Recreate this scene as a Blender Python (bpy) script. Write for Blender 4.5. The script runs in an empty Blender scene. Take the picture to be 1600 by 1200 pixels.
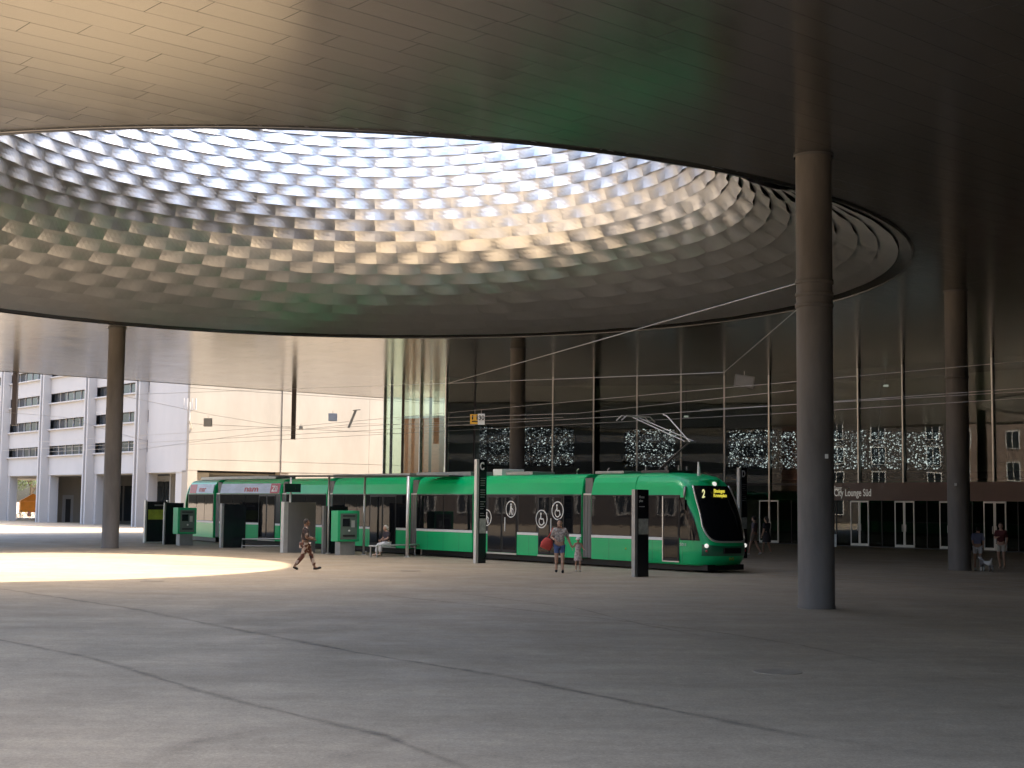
import bpy, bmesh, math, random
from mathutils import Vector, Matrix
random.seed(7)
sc = bpy.context.scene
# ------------------------------------------------------------------ camera
F, W0, H0, EYE, ROLL = 2222.0, 1600.0, 1200.0, 2.3, 0.0105
PITCH = math.atan(187 / F)
cd = bpy.data.cameras.new('camera'); cam = bpy.data.objects.new('camera', cd)
sc.collection.objects.link(cam); sc.camera = cam
cd.sensor_width = 36; cd.lens = 36 * F / W0; cd.clip_end = 3000; cd.clip_start = 0.1
CR = Matrix.Rotation(math.pi / 2 + PITCH, 3, 'X') @ Matrix.Rotation(ROLL, 3, 'Z')
cam.matrix_world = Matrix.Translation((0, 0, EYE)) @ CR.to_4x4()
# ------------------------------------------------------------------ sky, sun, exposure
SUN_EL = math.radians(64.5)
SUN_TO = Vector((-0.997, -0.06, 0)).normalized()          # horizontal way the light travels
w = bpy.data.worlds.new('World'); sc.world = w; w.use_nodes = True
nt = w.node_tree; bg = nt.nodes['Background']
sky = nt.nodes.new('ShaderNodeTexSky'); sky.sky_type = 'NISHITA'; sky.sun_disc = False
sky.sun_elevation = SUN_EL
sd = -SUN_TO
sky.sun_rotation = math.atan2(sd.x, sd.y)
sky.air_density = 1.0; sky.dust_density = 5.0; sky.ozone_density = 0.3
nt.links.new(sky.outputs[0], bg.inputs[0]); bg.inputs[1].default_value = 0.15
sl = bpy.data.lights.new('sun', 'SUN'); sun = bpy.data.objects.new('sun', sl); sc.collection.objects.link(sun)
sl.energy = 2.4; sl.angle = math.radians(0.53); sl.color = (1.0, 0.89, 0.72)
ld = Vector((SUN_TO.x * math.cos(SUN_EL), SUN_TO.y * math.cos(SUN_EL), -math.sin(SUN_EL)))
sun.rotation_euler = ld.to_track_quat('-Z', 'Y').to_euler()
vs = sc.view_settings; vs.view_transform = 'Standard'; vs.look = 'None'; vs.exposure = 2.54; vs.gamma = 1; vs.use_curve_mapping = False
cy = sc.cycles; cy.use_denoising = True; cy.max_bounces = 10; cy.diffuse_bounces = 6; cy.glossy_bounces = 6
cy.transparent_max_bounces = 16; cy.transmission_bounces = 4; cy.sample_clamp_indirect = 8.0
cy.caustics_reflective = False; cy.caustics_refractive = False

# ------------------------------------------------------------------ helpers
COL = sc.collection
def ray(x, y): return CR @ Vector(((x - W0/2) / F, (H0/2 - y) / F, -1.0))
def G(x, y, z=0.0):                      # the point at height z seen at a place of the photograph
    d = ray(x, y); t = (z - EYE) / d.z
    return Vector((d.x * t, d.y * t, z))
def D(x, y, dep):                        # the point at distance dep along +Y
    d = ray(x, y); t = dep / d.y
    return Vector((d.x * t, dep, EYE + d.z * t))
def tag(o, label=None, cat=None, group=None, kind=None):
    if label: o['label'] = label
    if cat: o['category'] = cat
    if group: o['group'] = group
    if kind: o['kind'] = kind
    return o
def empty(name, loc=(0,0,0), rz=0.0, parent=None):
    o = bpy.data.objects.new(name, None); COL.objects.link(o)
    o.location = loc; o.rotation_euler = (0, 0, rz); o.parent = parent; o.empty_display_size = 0.2
    return o
def link(name, me, mat=None, parent=None, smooth=False):
    o = bpy.data.objects.new(name, me); COL.objects.link(o); o.parent = parent
    if mat is not None and len(me.materials) == 0:
        for m in (mat if isinstance(mat, (list, tuple)) else [mat]): me.materials.append(m)
    if smooth:
        me.polygons.foreach_set('use_smooth', [True] * len(me.polygons))
    return o
def from_bm(name, bm, mat, parent=None, smooth=False):
    bmesh.ops.recalc_face_normals(bm, faces=bm.faces)
    me = bpy.data.meshes.new(name); bm.to_mesh(me); bm.free()
    return link(name, me, mat, parent, smooth)
def from_pd(name, v, f, mat, parent=None, smooth=False):
    me = bpy.data.meshes.new(name); me.from_pydata([tuple(p) for p in v], [], f); me.update()
    return link(name, me, mat, parent, smooth)
def bx(bm, x0, x1, y0, y1, z0, z1, M=None):
    vs_ = [bm.verts.new((x, y, z)) for z in (z0, z1) for y in (y0, y1) for x in (x0, x1)]
    if M is not None:
        for v in vs_: v.co = M @ v.co
    for q in ((0,2,3,1), (4,5,7,6), (0,1,5,4), (2,6,7,3), (0,4,6,2), (1,3,7,5)):
        bm.faces.new([vs_[i] for i in q])
    return vs_
def box(name, x0, x1, y0, y1, z0, z1, mat, parent=None, bevel=0.0):
    bm = bmesh.new(); bx(bm, min(x0,x1), max(x0,x1), min(y0,y1), max(y0,y1), min(z0,z1), max(z0,z1))
    if bevel: bmesh.ops.bevel(bm, geom=bm.edges[:], offset=bevel, segments=2, affect='EDGES', profile=0.6)
    return from_bm(name, bm, mat, parent)
def seg_mat(p, q, up=Vector((0,0,1))):   # local frame: Y from p to q
    p, q = Vector(p), Vector(q); y = (q - p).normalized()
    x = y.cross(up)
    if x.length < 1e-4: x = Vector((1, 0, 0))
    x.normalize(); z = x.cross(y)
    return Matrix(((x.x,y.x,z.x,p.x),(x.y,y.y,z.y,p.y),(x.z,y.z,z.z,p.z),(0,0,0,1))), (q - p).length
def bar(bm, p, q, a, b):                 # a bar of section a x b from p to q
    M, L = seg_mat(p, q); bx(bm, -a/2, a/2, 0, L, -b/2, b/2, M)
def tube(bm, pts, rad, n=8, cap=True):
    pts = [Vector(p) for p in pts]; rings = []
    for i, p in enumerate(pts):
        r = rad[i] if isinstance(rad, (list, tuple)) else rad
        t = (pts[min(i+1, len(pts)-1)] - pts[max(i-1, 0)]).normalized()
        u = t.cross(Vector((0, 0, 1)))
        if u.length < 1e-3: u = t.cross(Vector((0, 1, 0)))
        u.normalize(); v = t.cross(u)
        rings.append([bm.verts.new(p + (u * math.cos(2*math.pi*k/n) + v * math.sin(2*math.pi*k/n)) * r) for k in range(n)])
    for a, b in zip(rings, rings[1:]):
        for k in range(n): bm.faces.new((a[k], a[(k+1) % n], b[(k+1) % n], b[k]))
    if cap: bm.faces.new(rings[0][::-1]); bm.faces.new(rings[-1])
def lathe(bm, prof, n=32, c=(0,0)):
    rings = []
    for r, z in prof:
        rings.append([bm.verts.new((c[0] + r*math.cos(2*math.pi*k/n), c[1] + r*math.sin(2*math.pi*k/n), z)) for k in range(n)])
    for a, b in zip(rings, rings[1:]):
        for k in range(n): bm.faces.new((a[k], a[(k+1) % n], b[(k+1) % n], b[k]))
    return rings
def ball(bm, c, r, sx=1, sy=1, sz=1, u=12, v=8):
    M = Matrix.Translation(c) @ Matrix.Diagonal((sx, sy, sz, 1))
    return bmesh.ops.create_uvsphere(bm, u_segments=u, v_segments=v, radius=r, matrix=M)
def text(name, s, size, mat, parent, M, depth=0.004, bold=0.0, width=None, align='LEFT'):
    c = bpy.data.curves.new(name, 'FONT'); c.body = s; c.size = size; c.extrude = depth; c.offset = bold; c.align_x = align
    t = bpy.data.objects.new(name + '_tmp', c); COL.objects.link(t)
    bpy.context.view_layer.update()
    me = bpy.data.meshes.new_from_object(t.evaluated_get(bpy.context.evaluated_depsgraph_get()))
    bpy.data.objects.remove(t); bpy.data.curves.remove(c)
    xs = [v.co.x for v in me.vertices]
    if width and xs:
        k = width / (max(xs) - min(xs))
        for v in me.vertices: v.co.x *= k
    me.transform(M); me.materials.clear()
    return link(name, me, mat, parent)
def frame(ox, nx):                       # matrix for flat lettering: origin ox, lettering runs along unit vector nx, upright
    nx = Vector(nx).normalized(); up = Vector((0,0,1)); n = nx.cross(up)
    return Matrix(((nx.x, up.x, n.x, ox[0]), (nx.y, up.y, n.y, ox[1]), (nx.z, up.z, n.z, ox[2]), (0,0,0,1)))

# ------------------------------------------------------------------ materials
def mat(name, col, rough=0.6, metal=0.0, var=0.0, vscale=3.0, bump=0.0, bscale=40.0, coat=0.0, emit=None, estr=0.0, spec=0.5, objvar=0.0, stretch=None, rvar=0.0):
    m = bpy.data.materials.new(name); m.use_nodes = True
    n = m.node_tree; L = n.links; b = n.nodes['Principled BSDF']
    b.inputs['Base Color'].default_value = (*col, 1); b.inputs['Roughness'].default_value = rough
    b.inputs['Metallic'].default_value = metal; b.inputs['Coat Weight'].default_value = coat; b.inputs['Coat Roughness'].default_value = 0.04
    b.inputs['Specular IOR Level'].default_value = spec
    if emit: b.inputs['Emission Color'].default_value = (*emit, 1); b.inputs['Emission Strength'].default_value = estr
    tc = n.nodes.new('ShaderNodeTexCoord'); vec = tc.outputs['Object']
    if stretch:
        mp = n.nodes.new('ShaderNodeMapping'); mp.inputs['Scale'].default_value = stretch; L.new(vec, mp.inputs[0]); vec = mp.outputs[0]
    last = None
    if var or objvar or rvar:
        no = n.nodes.new('ShaderNodeTexNoise'); no.inputs['Scale'].default_value = vscale; no.inputs['Detail'].default_value = 6; no.inputs['Roughness'].default_value = 0.62
        L.new(vec, no.inputs['Vector'])
        mr = n.nodes.new('ShaderNodeMapRange'); mr.inputs[1].default_value = 0.3; mr.inputs[2].default_value = 0.7
        mr.inputs[3].default_value = 1 - var; mr.inputs[4].default_value = 1 + var; L.new(no.outputs['Fac'], mr.inputs[0])
        val = mr.outputs[0]
        if objvar:
            oi = n.nodes.new('ShaderNodeObjectInfo'); m2 = n.nodes.new('ShaderNodeMapRange')
            m2.inputs[3].default_value = 1 - objvar; m2.inputs[4].default_value = 1 + objvar; L.new(oi.outputs['Random'], m2.inputs[0])
            mu = n.nodes.new('ShaderNodeMath'); mu.operation = 'MULTIPLY'; L.new(val, mu.inputs[0]); L.new(m2.outputs[0], mu.inputs[1]); val = mu.outputs[0]
        vm = n.nodes.new('ShaderNodeVectorMath'); vm.operation = 'SCALE'; vm.inputs[0].default_value = col; L.new(val, vm.inputs['Scale'])
        L.new(vm.outputs[0], b.inputs['Base Color'])
        if rvar:
            r2 = n.nodes.new('ShaderNodeMapRange'); r2.inputs[1].default_value = 0.3; r2.inputs[2].default_value = 0.7
            r2.inputs[3].default_value = max(0.02, rough - rvar); r2.inputs[4].default_value = rough + rvar
            L.new(no.outputs['Fac'], r2.inputs[0]); L.new(r2.outputs[0], b.inputs['Roughness'])
    if bump:
        nb = n.nodes.new('ShaderNodeTexNoise'); nb.inputs['Scale'].default_value = bscale; nb.inputs['Detail'].default_value = 4
        L.new(vec, nb.inputs['Vector']); bp = n.nodes.new('ShaderNodeBump'); bp.inputs['Strength'].default_value = bump; bp.inputs['Distance'].default_value = 0.02
        L.new(nb.outputs['Fac'], bp.inputs['Height']); L.new(bp.outputs[0], b.inputs['Normal'])
    return m
def glass(name, tint, refl_ior=1.5, rough=0.0, wav=0.0, wscale=0.4):
    m = bpy.data.materials.new(name); m.use_nodes = True; n = m.node_tree; L = n.links
    for x in list(n.nodes): n.nodes.remove(x)
    out = n.nodes.new('ShaderNodeOutputMaterial'); mix = n.nodes.new('ShaderNodeMixShader')
    tr = n.nodes.new('ShaderNodeBsdfTransparent'); tr.inputs[0].default_value = (*tint, 1)
    gl = n.nodes.new('ShaderNodeBsdfGlossy'); gl.inputs['Roughness'].default_value = rough
    fr = n.nodes.new('ShaderNodeFresnel'); ge = n.nodes.new('ShaderNodeNewGeometry')
    ma = n.nodes.new('ShaderNodeMath'); ma.operation = 'MULTIPLY_ADD'; ma.inputs[1].default_value = -2; ma.inputs[2].default_value = 1; L.new(ge.outputs['Backfacing'], ma.inputs[0])
    pw = n.nodes.new('ShaderNodeMath'); pw.operation = 'POWER'; pw.inputs[0].default_value = refl_ior; L.new(ma.outputs[0], pw.inputs[1]); L.new(pw.outputs[0], fr.inputs['IOR'])   # thin sheet: no total reflection at the back face
    if wav:
        tc = n.nodes.new('ShaderNodeTexCoord'); nb = n.nodes.new('ShaderNodeTexNoise'); nb.inputs['Scale'].default_value = wscale; nb.inputs['Detail'].default_value = 1
        L.new(tc.outputs['Object'], nb.inputs['Vector']); bp = n.nodes.new('ShaderNodeBump'); bp.inputs['Strength'].default_value = wav; bp.inputs['Distance'].default_value = 0.1
        L.new(nb.outputs['Fac'], bp.inputs['Height']); L.new(bp.outputs[0], gl.inputs['Normal'])
    L.new(fr.outputs[0], mix.inputs[0]); L.new(tr.outputs[0], mix.inputs[1]); L.new(gl.outputs[0], mix.inputs[2]); L.new(mix.outputs[0], out.inputs[0])
    return m
M = {}
def asphalt():
    m = bpy.data.materials.new('asphalt'); m.use_nodes = True; n = m.node_tree; L = n.links; b = n.nodes['Principled BSDF']
    tc = n.nodes.new('ShaderNodeTexCoord')
    def noise(s, d=5, r=0.6, stretch=None, dist=0.0):
        x = n.nodes.new('ShaderNodeTexNoise'); x.inputs['Scale'].default_value = s; x.inputs['Detail'].default_value = d; x.inputs['Roughness'].default_value = r; x.inputs['Distortion'].default_value = dist
        if stretch:
            mp = n.nodes.new('ShaderNodeMapping'); mp.inputs['Scale'].default_value = stretch; mp.inputs['Rotation'].default_value = (0,0,0.66); L.new(tc.outputs['Object'], mp.inputs[0]); L.new(mp.outputs[0], x.inputs['Vector'])
        else: L.new(tc.outputs['Object'], x.inputs['Vector'])
        return x.outputs['Fac']
    def rng(s, a, c, lo, hi):
        x = n.nodes.new('ShaderNodeMapRange'); x.inputs[1].default_value = a; x.inputs[2].default_value = c; x.inputs[3].default_value = lo; x.inputs[4].default_value = hi; L.new(s, x.inputs[0]); return x.outputs[0]
    def mul(a, c):
        x = n.nodes.new('ShaderNodeMath'); x.operation = 'MULTIPLY'; L.new(a, x.inputs[0]); L.new(c, x.inputs[1]); return x.outputs[0]
    v = mul(rng(noise(0.13, 6, 0.6, dist=1.0), 0.3, 0.7, 0.82, 1.16), rng(noise(0.9, 6, 0.7, (0.35, 1.6, 1)), 0.3, 0.7, 0.86, 1.13))
    v = mul(v, rng(noise(30, 4, 0.8), 0.3, 0.7, 0.66, 1.32)); v = mul(v, rng(noise(3.5, 7, 0.8, dist=0.6), 0.35, 0.68, 1.1, 0.82))
    v = mul(v, rng(noise(9, 2, 0.5), 0.76, 0.8, 1.0, 1.35)); v = mul(v, rng(noise(7, 6, 0.85), 0.3, 0.7, 0.84, 1.16))
    vm = n.nodes.new('ShaderNodeVectorMath'); vm.operation = 'SCALE'; vm.inputs[0].default_value = (0.335, 0.268, 0.186); L.new(v, vm.inputs['Scale']); L.new(vm.outputs[0], b.inputs['Base Color'])
    b.inputs['Roughness'].default_value = 0.62; L.new(rng(noise(0.6, 5), 0.3, 0.7, 0.5, 0.75), b.inputs['Roughness'])
    bp = n.nodes.new('ShaderNodeBump'); bp.inputs['Strength'].default_value = 0.5; bp.inputs['Distance'].default_value = 0.01; L.new(noise(60, 3), bp.inputs['Height']); L.new(bp.outputs[0], b.inputs['Normal'])
    return m
M['asphalt'] = asphalt()
def worn(name, col, strength):                       # a stain that thins out towards its edges
    m = mat(name, col, 0.65, var=0.2, vscale=3.0); n = m.node_tree; L = n.links; b = n.nodes['Principled BSDF']; out = n.nodes['Material Output']
    at = n.nodes.new('ShaderNodeAttribute'); at.attribute_name = 'worn'; no = n.nodes.new('ShaderNodeTexNoise'); no.inputs['Scale'].default_value = 4; no.inputs['Detail'].default_value = 5
    tc = n.nodes.new('ShaderNodeTexCoord'); L.new(tc.outputs['Object'], no.inputs['Vector'])
    mr = n.nodes.new('ShaderNodeMapRange'); mr.inputs[1].default_value = 0.3; mr.inputs[2].default_value = 0.65; mr.inputs[3].default_value = 0.35*strength; mr.inputs[4].default_value = strength; L.new(no.outputs['Fac'], mr.inputs[0])
    mu = n.nodes.new('ShaderNodeMath'); mu.operation = 'MULTIPLY'; L.new(at.outputs['Fac'], mu.inputs[0]); L.new(mr.outputs[0], mu.inputs[1])
    tr = n.nodes.new('ShaderNodeBsdfTransparent'); mx = n.nodes.new('ShaderNodeMixShader'); L.new(mu.outputs[0], mx.inputs[0]); L.new(tr.outputs[0], mx.inputs[1]); L.new(b.outputs[0], mx.inputs[2]); L.new(mx.outputs[0], out.inputs[0])
    return m
M['seamsoft'] = worn('worn_seam', (0.10, 0.085, 0.07), 0.5); M['tyresoft'] = worn('worn_tyre_mark', (0.13, 0.11, 0.09), 0.4)
M['tyre'] = mat('tyre_rubber_mark', (0.25, 0.205, 0.15), 0.6, var=0.25, vscale=3.0)
M['seam'] = mat('bitumen_seam', (0.15, 0.13, 0.11), 0.6, var=0.3, vscale=2.0)
M['soffit'] = mat('brushed_aluminium_soffit', (0.245, 0.236, 0.222), 0.18, 0.72, var=0.06, vscale=0.5, objvar=0.05, rvar=0.025)
M['soffit_back'] = mat('soffit_void', (0.10, 0.095, 0.09), 0.7)
M['alu'] = mat('aluminium_strip', (0.72, 0.725, 0.735), 0.31, 0.88, var=0.05, vscale=1.2, objvar=0.05)
M['lip'] = mat('lip_metal_dark_reflection', (0.16, 0.155, 0.15), 0.25, 0.9)  # dark mirrored surroundings put into the lip's base colour
M['liner'] = mat('funnel_liner', (0.09, 0.09, 0.09), 0.6)
M['rim'] = mat('rim_aluminium', (0.62, 0.56, 0.52), 0.3, 1.0)
M['column'] = mat('dark_concrete', (0.125, 0.111, 0.098), 0.72, var=0.3, vscale=1.4, bump=0.15, bscale=14, stretch=(1, 1, 0.25))
M['white'] = mat('white_wall', (0.39, 0.385, 0.385), 0.75, var=0.05, vscale=0.4, stretch=(1, 1, 0.4))
M['cream'] = mat('cream_wall', (0.29, 0.262, 0.222), 0.75, var=0.13, vscale=0.35, stretch=(1, 1, 0.35), bump=0.1, bscale=6)
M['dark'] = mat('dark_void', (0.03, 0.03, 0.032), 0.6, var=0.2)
M['parking'] = mat('car_park_inside', (0.12, 0.12, 0.13), 0.8, var=0.2)
M['paneglass'] = mat('window_glass', (0.03, 0.035, 0.04), 0.05, spec=0.6)
M['mullion'] = mat('steel_mullion', (0.42, 0.41, 0.39), 0.35, 0.9)
M['doorframe'] = mat('door_frame_metal', (0.55, 0.55, 0.54), 0.4, 0.6)
M['hallglass'] = glass('hall_glass', (0.55, 0.60, 0.56), 1.48, 0.0, 0.03, 0.35)
M['clearglass'] = glass('clear_glass', (0.80, 0.92, 0.84), 1.5, 0.0)
M['doorglass'] = glass('door_glass', (0.35, 0.42, 0.39), 1.5, 0.0)
M['interior'] = mat('foyer_wall', (0.30, 0.33, 0.27), 0.7, var=0.12, vscale=0.4)
M['fascia'] = mat('brown_fascia', (0.115, 0.055, 0.045), 0.35, var=0.1, vscale=0.6)
M['lettering'] = mat('white_lettering', (0.8, 0.78, 0.74), 0.5, emit=(1, 0.97, 0.9), estr=0.03)
M['chip'] = mat('glowing_chip', (0.8, 0.8, 0.85), 0.4, emit=(0.92, 0.92, 1.0), estr=0.32)
M['chip_dim'] = mat('glowing_chip_dim', (0.5, 0.5, 0.55), 0.4, emit=(0.8, 0.82, 1.0), estr=0.05)
M['chipboard'] = mat('dark_chip_board', (0.035, 0.037, 0.045), 0.5)
M['green'] = mat('tram_green', (0.0, 0.50, 0.165), 0.30, var=0.05, vscale=0.8, coat=0.08, spec=0.35, bump=0.02, bscale=1.5)
M['darkgreen'] = mat('tram_dark_green', (0.008, 0.13, 0.06), 0.3, coat=0.6)
M['tramglass'] = mat('tram_window', (0.006, 0.007, 0.009), 0.02, spec=0.18, bump=0.05, bscale=1.6)
M['tramblack'] = mat('tram_black', (0.006, 0.006, 0.007), 0.4, spec=0.3)
M['bellows'] = mat('grey_bellows', (0.16, 0.155, 0.145), 0.6, var=0.15, vscale=4, stretch=(1, 14, 0.3))
M['stripe'] = mat('white_stripe', (0.80, 0.80, 0.77), 0.4, var=0.03)
M['silver'] = mat('silver_trim', (0.52, 0.52, 0.5), 0.3, 0.7)
M['greymetal'] = mat('grey_metal', (0.30, 0.30, 0.29), 0.45, 0.5, var=0.1, vscale=3)
M['lightmetal'] = mat('light_metal', (0.58, 0.57, 0.54), 0.4, 0.4, var=0.08, vscale=3)
M['darkmetal'] = mat('dark_metal', (0.035, 0.035, 0.037), 0.45, 0.3, var=0.15, vscale=3)
M['black'] = mat('black_panel', (0.010, 0.012, 0.016), 0.22, var=0.2, vscale=1.0)
M['greypanel'] = mat('grey_panel', (0.20, 0.195, 0.18), 0.55, var=0.12, vscale=1.5, stretch=(1, 1, 0.3))
M['ticket'] = mat('ticket_green', (0.02, 0.42, 0.16), 0.4, var=0.06)
M['ticketgrey'] = mat('ticket_grey', (0.12, 0.16, 0.13), 0.5, var=0.1)
M['poster'] = mat('yellow_green_poster', (0.36, 0.46, 0.05), 0.5, var=0.35, vscale=2.5)
M['paper'] = mat('paper', (0.62, 0.62, 0.58), 0.6, var=0.12, vscale=5)
M['map'] = mat('route_map', (0.40, 0.42, 0.38), 0.5, var=0.35, vscale=7)
M['led'] = mat('amber_display', (0.6, 0.55, 0.05), 0.5, emit=(1.0, 0.86, 0.10), estr=.11)
M['ledwhite'] = mat('white_display', (0.7, 0.7, 0.5), 0.5, emit=(1.0, 0.95, 0.45), estr=.12)
M['lamp'] = mat('lamp_glass', (0.85, 0.85, 0.8), 0.1, emit=(1, 0.97, 0.9), estr=0.12)
M['adblue'] = mat('pale_advert', (0.55, 0.62, 0.78), 0.45, var=0.18, vscale=0.8, stretch=(1, 1, 5))
M['adred'] = mat('red_advert', (0.50, 0.05, 0.06), 0.45, var=0.15)
M['yellow'] = mat('yellow_sign', (0.75, 0.42, 0.04), 0.45)
M['orange'] = mat('orange_fabric', (0.72, 0.26, 0.03), 0.8, var=0.12, vscale=1.5)
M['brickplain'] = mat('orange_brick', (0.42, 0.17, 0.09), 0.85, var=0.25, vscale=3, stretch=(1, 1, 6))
M['postbrown'] = mat('brown_post', (0.12, 0.085, 0.07), 0.5)
M['brick'] = None
M['brickd'] = mat('brick_trim', (0.55, 0.50, 0.43), 0.8, var=0.1)
M['bark'] = mat('bark', (0.10, 0.075, 0.05), 0.9, var=0.3, vscale=3)
M['leaf'] = mat('leaf', (0.075, 0.12, 0.022), 0.6, var=0.35, vscale=1.2)
M['wire'] = mat('wire_steel', (0.33, 0.31, 0.28), 0.45, 0.6)
M['wirebright'] = mat('wire_galvanised', (0.30, 0.285, 0.26), 0.4, 0.5)
M['bluegrey'] = mat('blue_grey_board', (0.30, 0.36, 0.46), 0.5, var=0.1)
M['carpaint'] = mat('car_white', (0.75, 0.75, 0.75), 0.3, coat=0.5)
M['rail'] = mat('rail_steel', (0.30, 0.28, 0.26), 0.35, 0.9)
def brick_mat():
    m = bpy.data.materials.new('brick_wall'); m.use_nodes = True; n = m.node_tree; L = n.links; b = n.nodes['Principled BSDF']
    tc = n.nodes.new('ShaderNodeTexCoord'); mp = n.nodes.new('ShaderNodeMapping'); mp.inputs['Rotation'].default_value = (math.radians(90), 0, math.radians(90)); L.new(tc.outputs['Object'], mp.inputs[0])
    t = n.nodes.new('ShaderNodeTexBrick'); t.inputs['Color1'].default_value = (0.24, 0.095, 0.052, 1); t.inputs['Color2'].default_value = (0.29, 0.125, 0.07, 1); t.inputs['Mortar'].default_value = (0.27, 0.2, 0.16, 1)
    t.inputs['Scale'].default_value = 3.0; t.inputs['Mortar Size'].default_value = 0.012; L.new(mp.outputs[0], t.inputs['Vector']); L.new(t.outputs['Color'], b.inputs['Base Color']); b.inputs['Roughness'].default_value = 0.85
    return m
M['brick'] = brick_mat()
# ================================================================== SETTING
CEIL = 10.5
CX, CY, LIP = -6.3, 50.6, 19.9                      # the round opening in the soffit
ground = from_pd('ground', [(-700,-500,0),(700,-500,0),(700,900,0),(-700,900,0)], [(0,1,2,3)], M['asphalt'])
tag(ground, kind='structure')
def strip(name, pts, wid, z, mat_, parent, jit=0.0, closed=False):
    pts = [Vector((p[0], p[1], 0)) for p in pts]; P = []
    for a, b in zip(pts, pts[1:]):                   # densify so the edges can wander
        n_ = max(1, int((b - a).length / 0.5)) if jit else 1
        P += [a.lerp(b, k / n_) for k in range(n_)]
    P.append(pts[-1]); v = []; f = []
    for i, p in enumerate(P):
        t = (P[min(i+1, len(P)-1)] - P[max(i-1, 0)]).normalized(); nrm = Vector((-t.y, t.x, 0))
        h = wid * (0.5 + random.uniform(-jit, jit)); sh = random.uniform(-jit, jit) * wid * 0.6
        v += [p + nrm * (h + sh) + Vector((0,0,z)), p + nrm * sh + Vector((0,0,z)), p - nrm * (h - sh) + Vector((0,0,z))]
        if i: a_ = 3*i; f += [(a_-3, a_-2, a_+1, a_), (a_-2, a_-1, a_+2, a_+1)]
    o = from_pd(name, v, f, mat_, parent)
    ca = o.data.color_attributes.new('worn', 'FLOAT_COLOR', 'POINT')
    for i in range(len(P)):
        e = min(1.0, i/4, (len(P)-1-i)/4) if jit else 1.0; st_ = random.uniform(.55, 1.0) * e if jit else 1.0
        for k, q in enumerate((0.0 if jit else 1.0, 1.0, 0.0 if jit else 1.0)): ca.data[3*i+k].color = (q*st_,)*3 + (1,)
    return o
for px, wd in (([(-60,912),(0,920),(200,950),(400,990),(560,1020),(800,1060),(1000,1100),(1200,1140),(1330,1160),(1500,1190)], 0.13),
               ([(-60,985),(0,1000),(150,1030),(330,1085),(450,1115),(600,1150),(720,1195),(800,1230)], 0.09),
               ([(560,926),(700,941),(900,962),(1100,985),(1250,1008),(1400,1040)], 0.07),
               ([(1290,902),(1450,909),(1600,917),(1700,923)], 0.16),
               ([(700,925),(900,950),(1000,975),(1130,1000)], 0.05)):
    strip('asphalt_seam', [G(*p) for p in px], wd*1.9, 0.004, M['seamsoft'], ground, 0.22)
for px, wd in (([(190,1215),(300,1163),(400,1141),(520,1139),(620,1150)], 0.16), ([(480,1215),(560,1172),(640,1150),(720,1140)], 0.14)):
    strip('tyre_mark', [G(*p) for p in px], wd*3.2, 0.008, M['tyresoft'], ground, 0.2)
def disc(name, c, r, z0, z1, mat_, parent, n=28):
    bm = bmesh.new(); lathe(bm, [(0.001, z1), (r * 0.97, z1), (r, z1 - 0.002), (r, z0)], n, c); return from_bm(name, bm, mat_, parent)
for px in ((642, 892), (1215, 1050), (238, 908)):
    p = G(*px); disc('manhole_cover', (p.x, p.y), 0.34, 0, 0.008, M['tyre'], ground)

# ---- soffit: aluminium panels laid along the far edge of the canopy
E1, E2 = G(0, 580, CEIL), G(600, 622, CEIL)
bdir = (E2 - E1); bdir.z = 0; bdir.normalize(); adir = Vector((-bdir.y, bdir.x, 0))
def edge_y(x): return E1.y + (x - E1.x) * bdir.y / bdir.x
CAN = [(-11.5, 20.5), (1, 9.5), (11, -14), (95, -45), (95, 165), (46, edge_y(46)), (-46, edge_y(-46)), (-40, 72), (-28, 44)]  # unseen rear and left outline cut open to let fill light in
def poly_r(poly, ang):                               # distance from the opening's centre to a polygon's border
    d = (math.cos(ang), math.sin(ang)); best = None
    for i in range(len(poly)):
        (x0, y0), (x1, y1) = poly[i], poly[(i+1) % len(poly)]
        ex, ey = x1 - x0, y1 - y0; den = d[0]*ey - d[1]*ex
        if abs(den) < 1e-9: continue
        t = ((x0-CX)*ey - (y0-CY)*ex) / den; u = ((x0-CX)*d[1] - (y0-CY)*d[0]) / den
        if t > 0 and -1e-6 <= u <= 1 + 1e-6 and (best is None or t < best): best = t
    return best
def angles(poly, n=192):
    a = [2*math.pi*k/n for k in range(n)] + [math.atan2(y-CY, x-CX) % (2*math.pi) for x, y in poly]
    return sorted(set(round(x, 6) for x in a))
def plate(name, poly, r0, z, mat_, parent):
    A = angles(poly); n = len(A); v = []
    for a in A:
        R = poly_r(poly, a); v += [(CX + r0*math.cos(a), CY + r0*math.sin(a), z), (CX + R*math.cos(a), CY + R*math.sin(a), z)]
    return from_pd(name, v, [(2*i, 2*i+1, 2*((i+1) % n)+1, 2*((i+1) % n)) for i in range(n)], mat_, parent)
def wallring(name, poly, z0, z1, mat_, parent):
    n = len(poly); v = [(x, y, z) for x, y in poly for z in (z0, z1)]
    return from_pd(name, v, [(2*i, 2*((i+1) % n), 2*((i+1) % n)+1, 2*i+1) for i in range(n)], mat_, parent)
ceiling = plate('ceiling', CAN, LIP + 0.02, CEIL + 0.04, M['soffit_back'], None); tag(ceiling, kind='structure')
hall = empty('exhibition_hall', (0, 60, 0)); hall.location = (0, 0, 0)
tag(hall, 'huge aluminium clad exhibition hall bridging the plaza above the soffit', 'building')
plate('canopy_roof', CAN, LIP - 0.3, 11.4, M['greymetal'], hall)
wallring('canopy_edge', CAN, CEIL - 0.02, 11.4, M['rim'], hall)
BLK = [(-11.4, 20.6), (1.1, 9.6), (11.1, -13.9), (94.9, -44.8), (94.9, 140), (46, edge_y(46) - 24), (-34, edge_y(-34) - 24), (-33, 60), (-27.5, 44)]  # unseen rear outline extended to keep sun off the foreground
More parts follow.
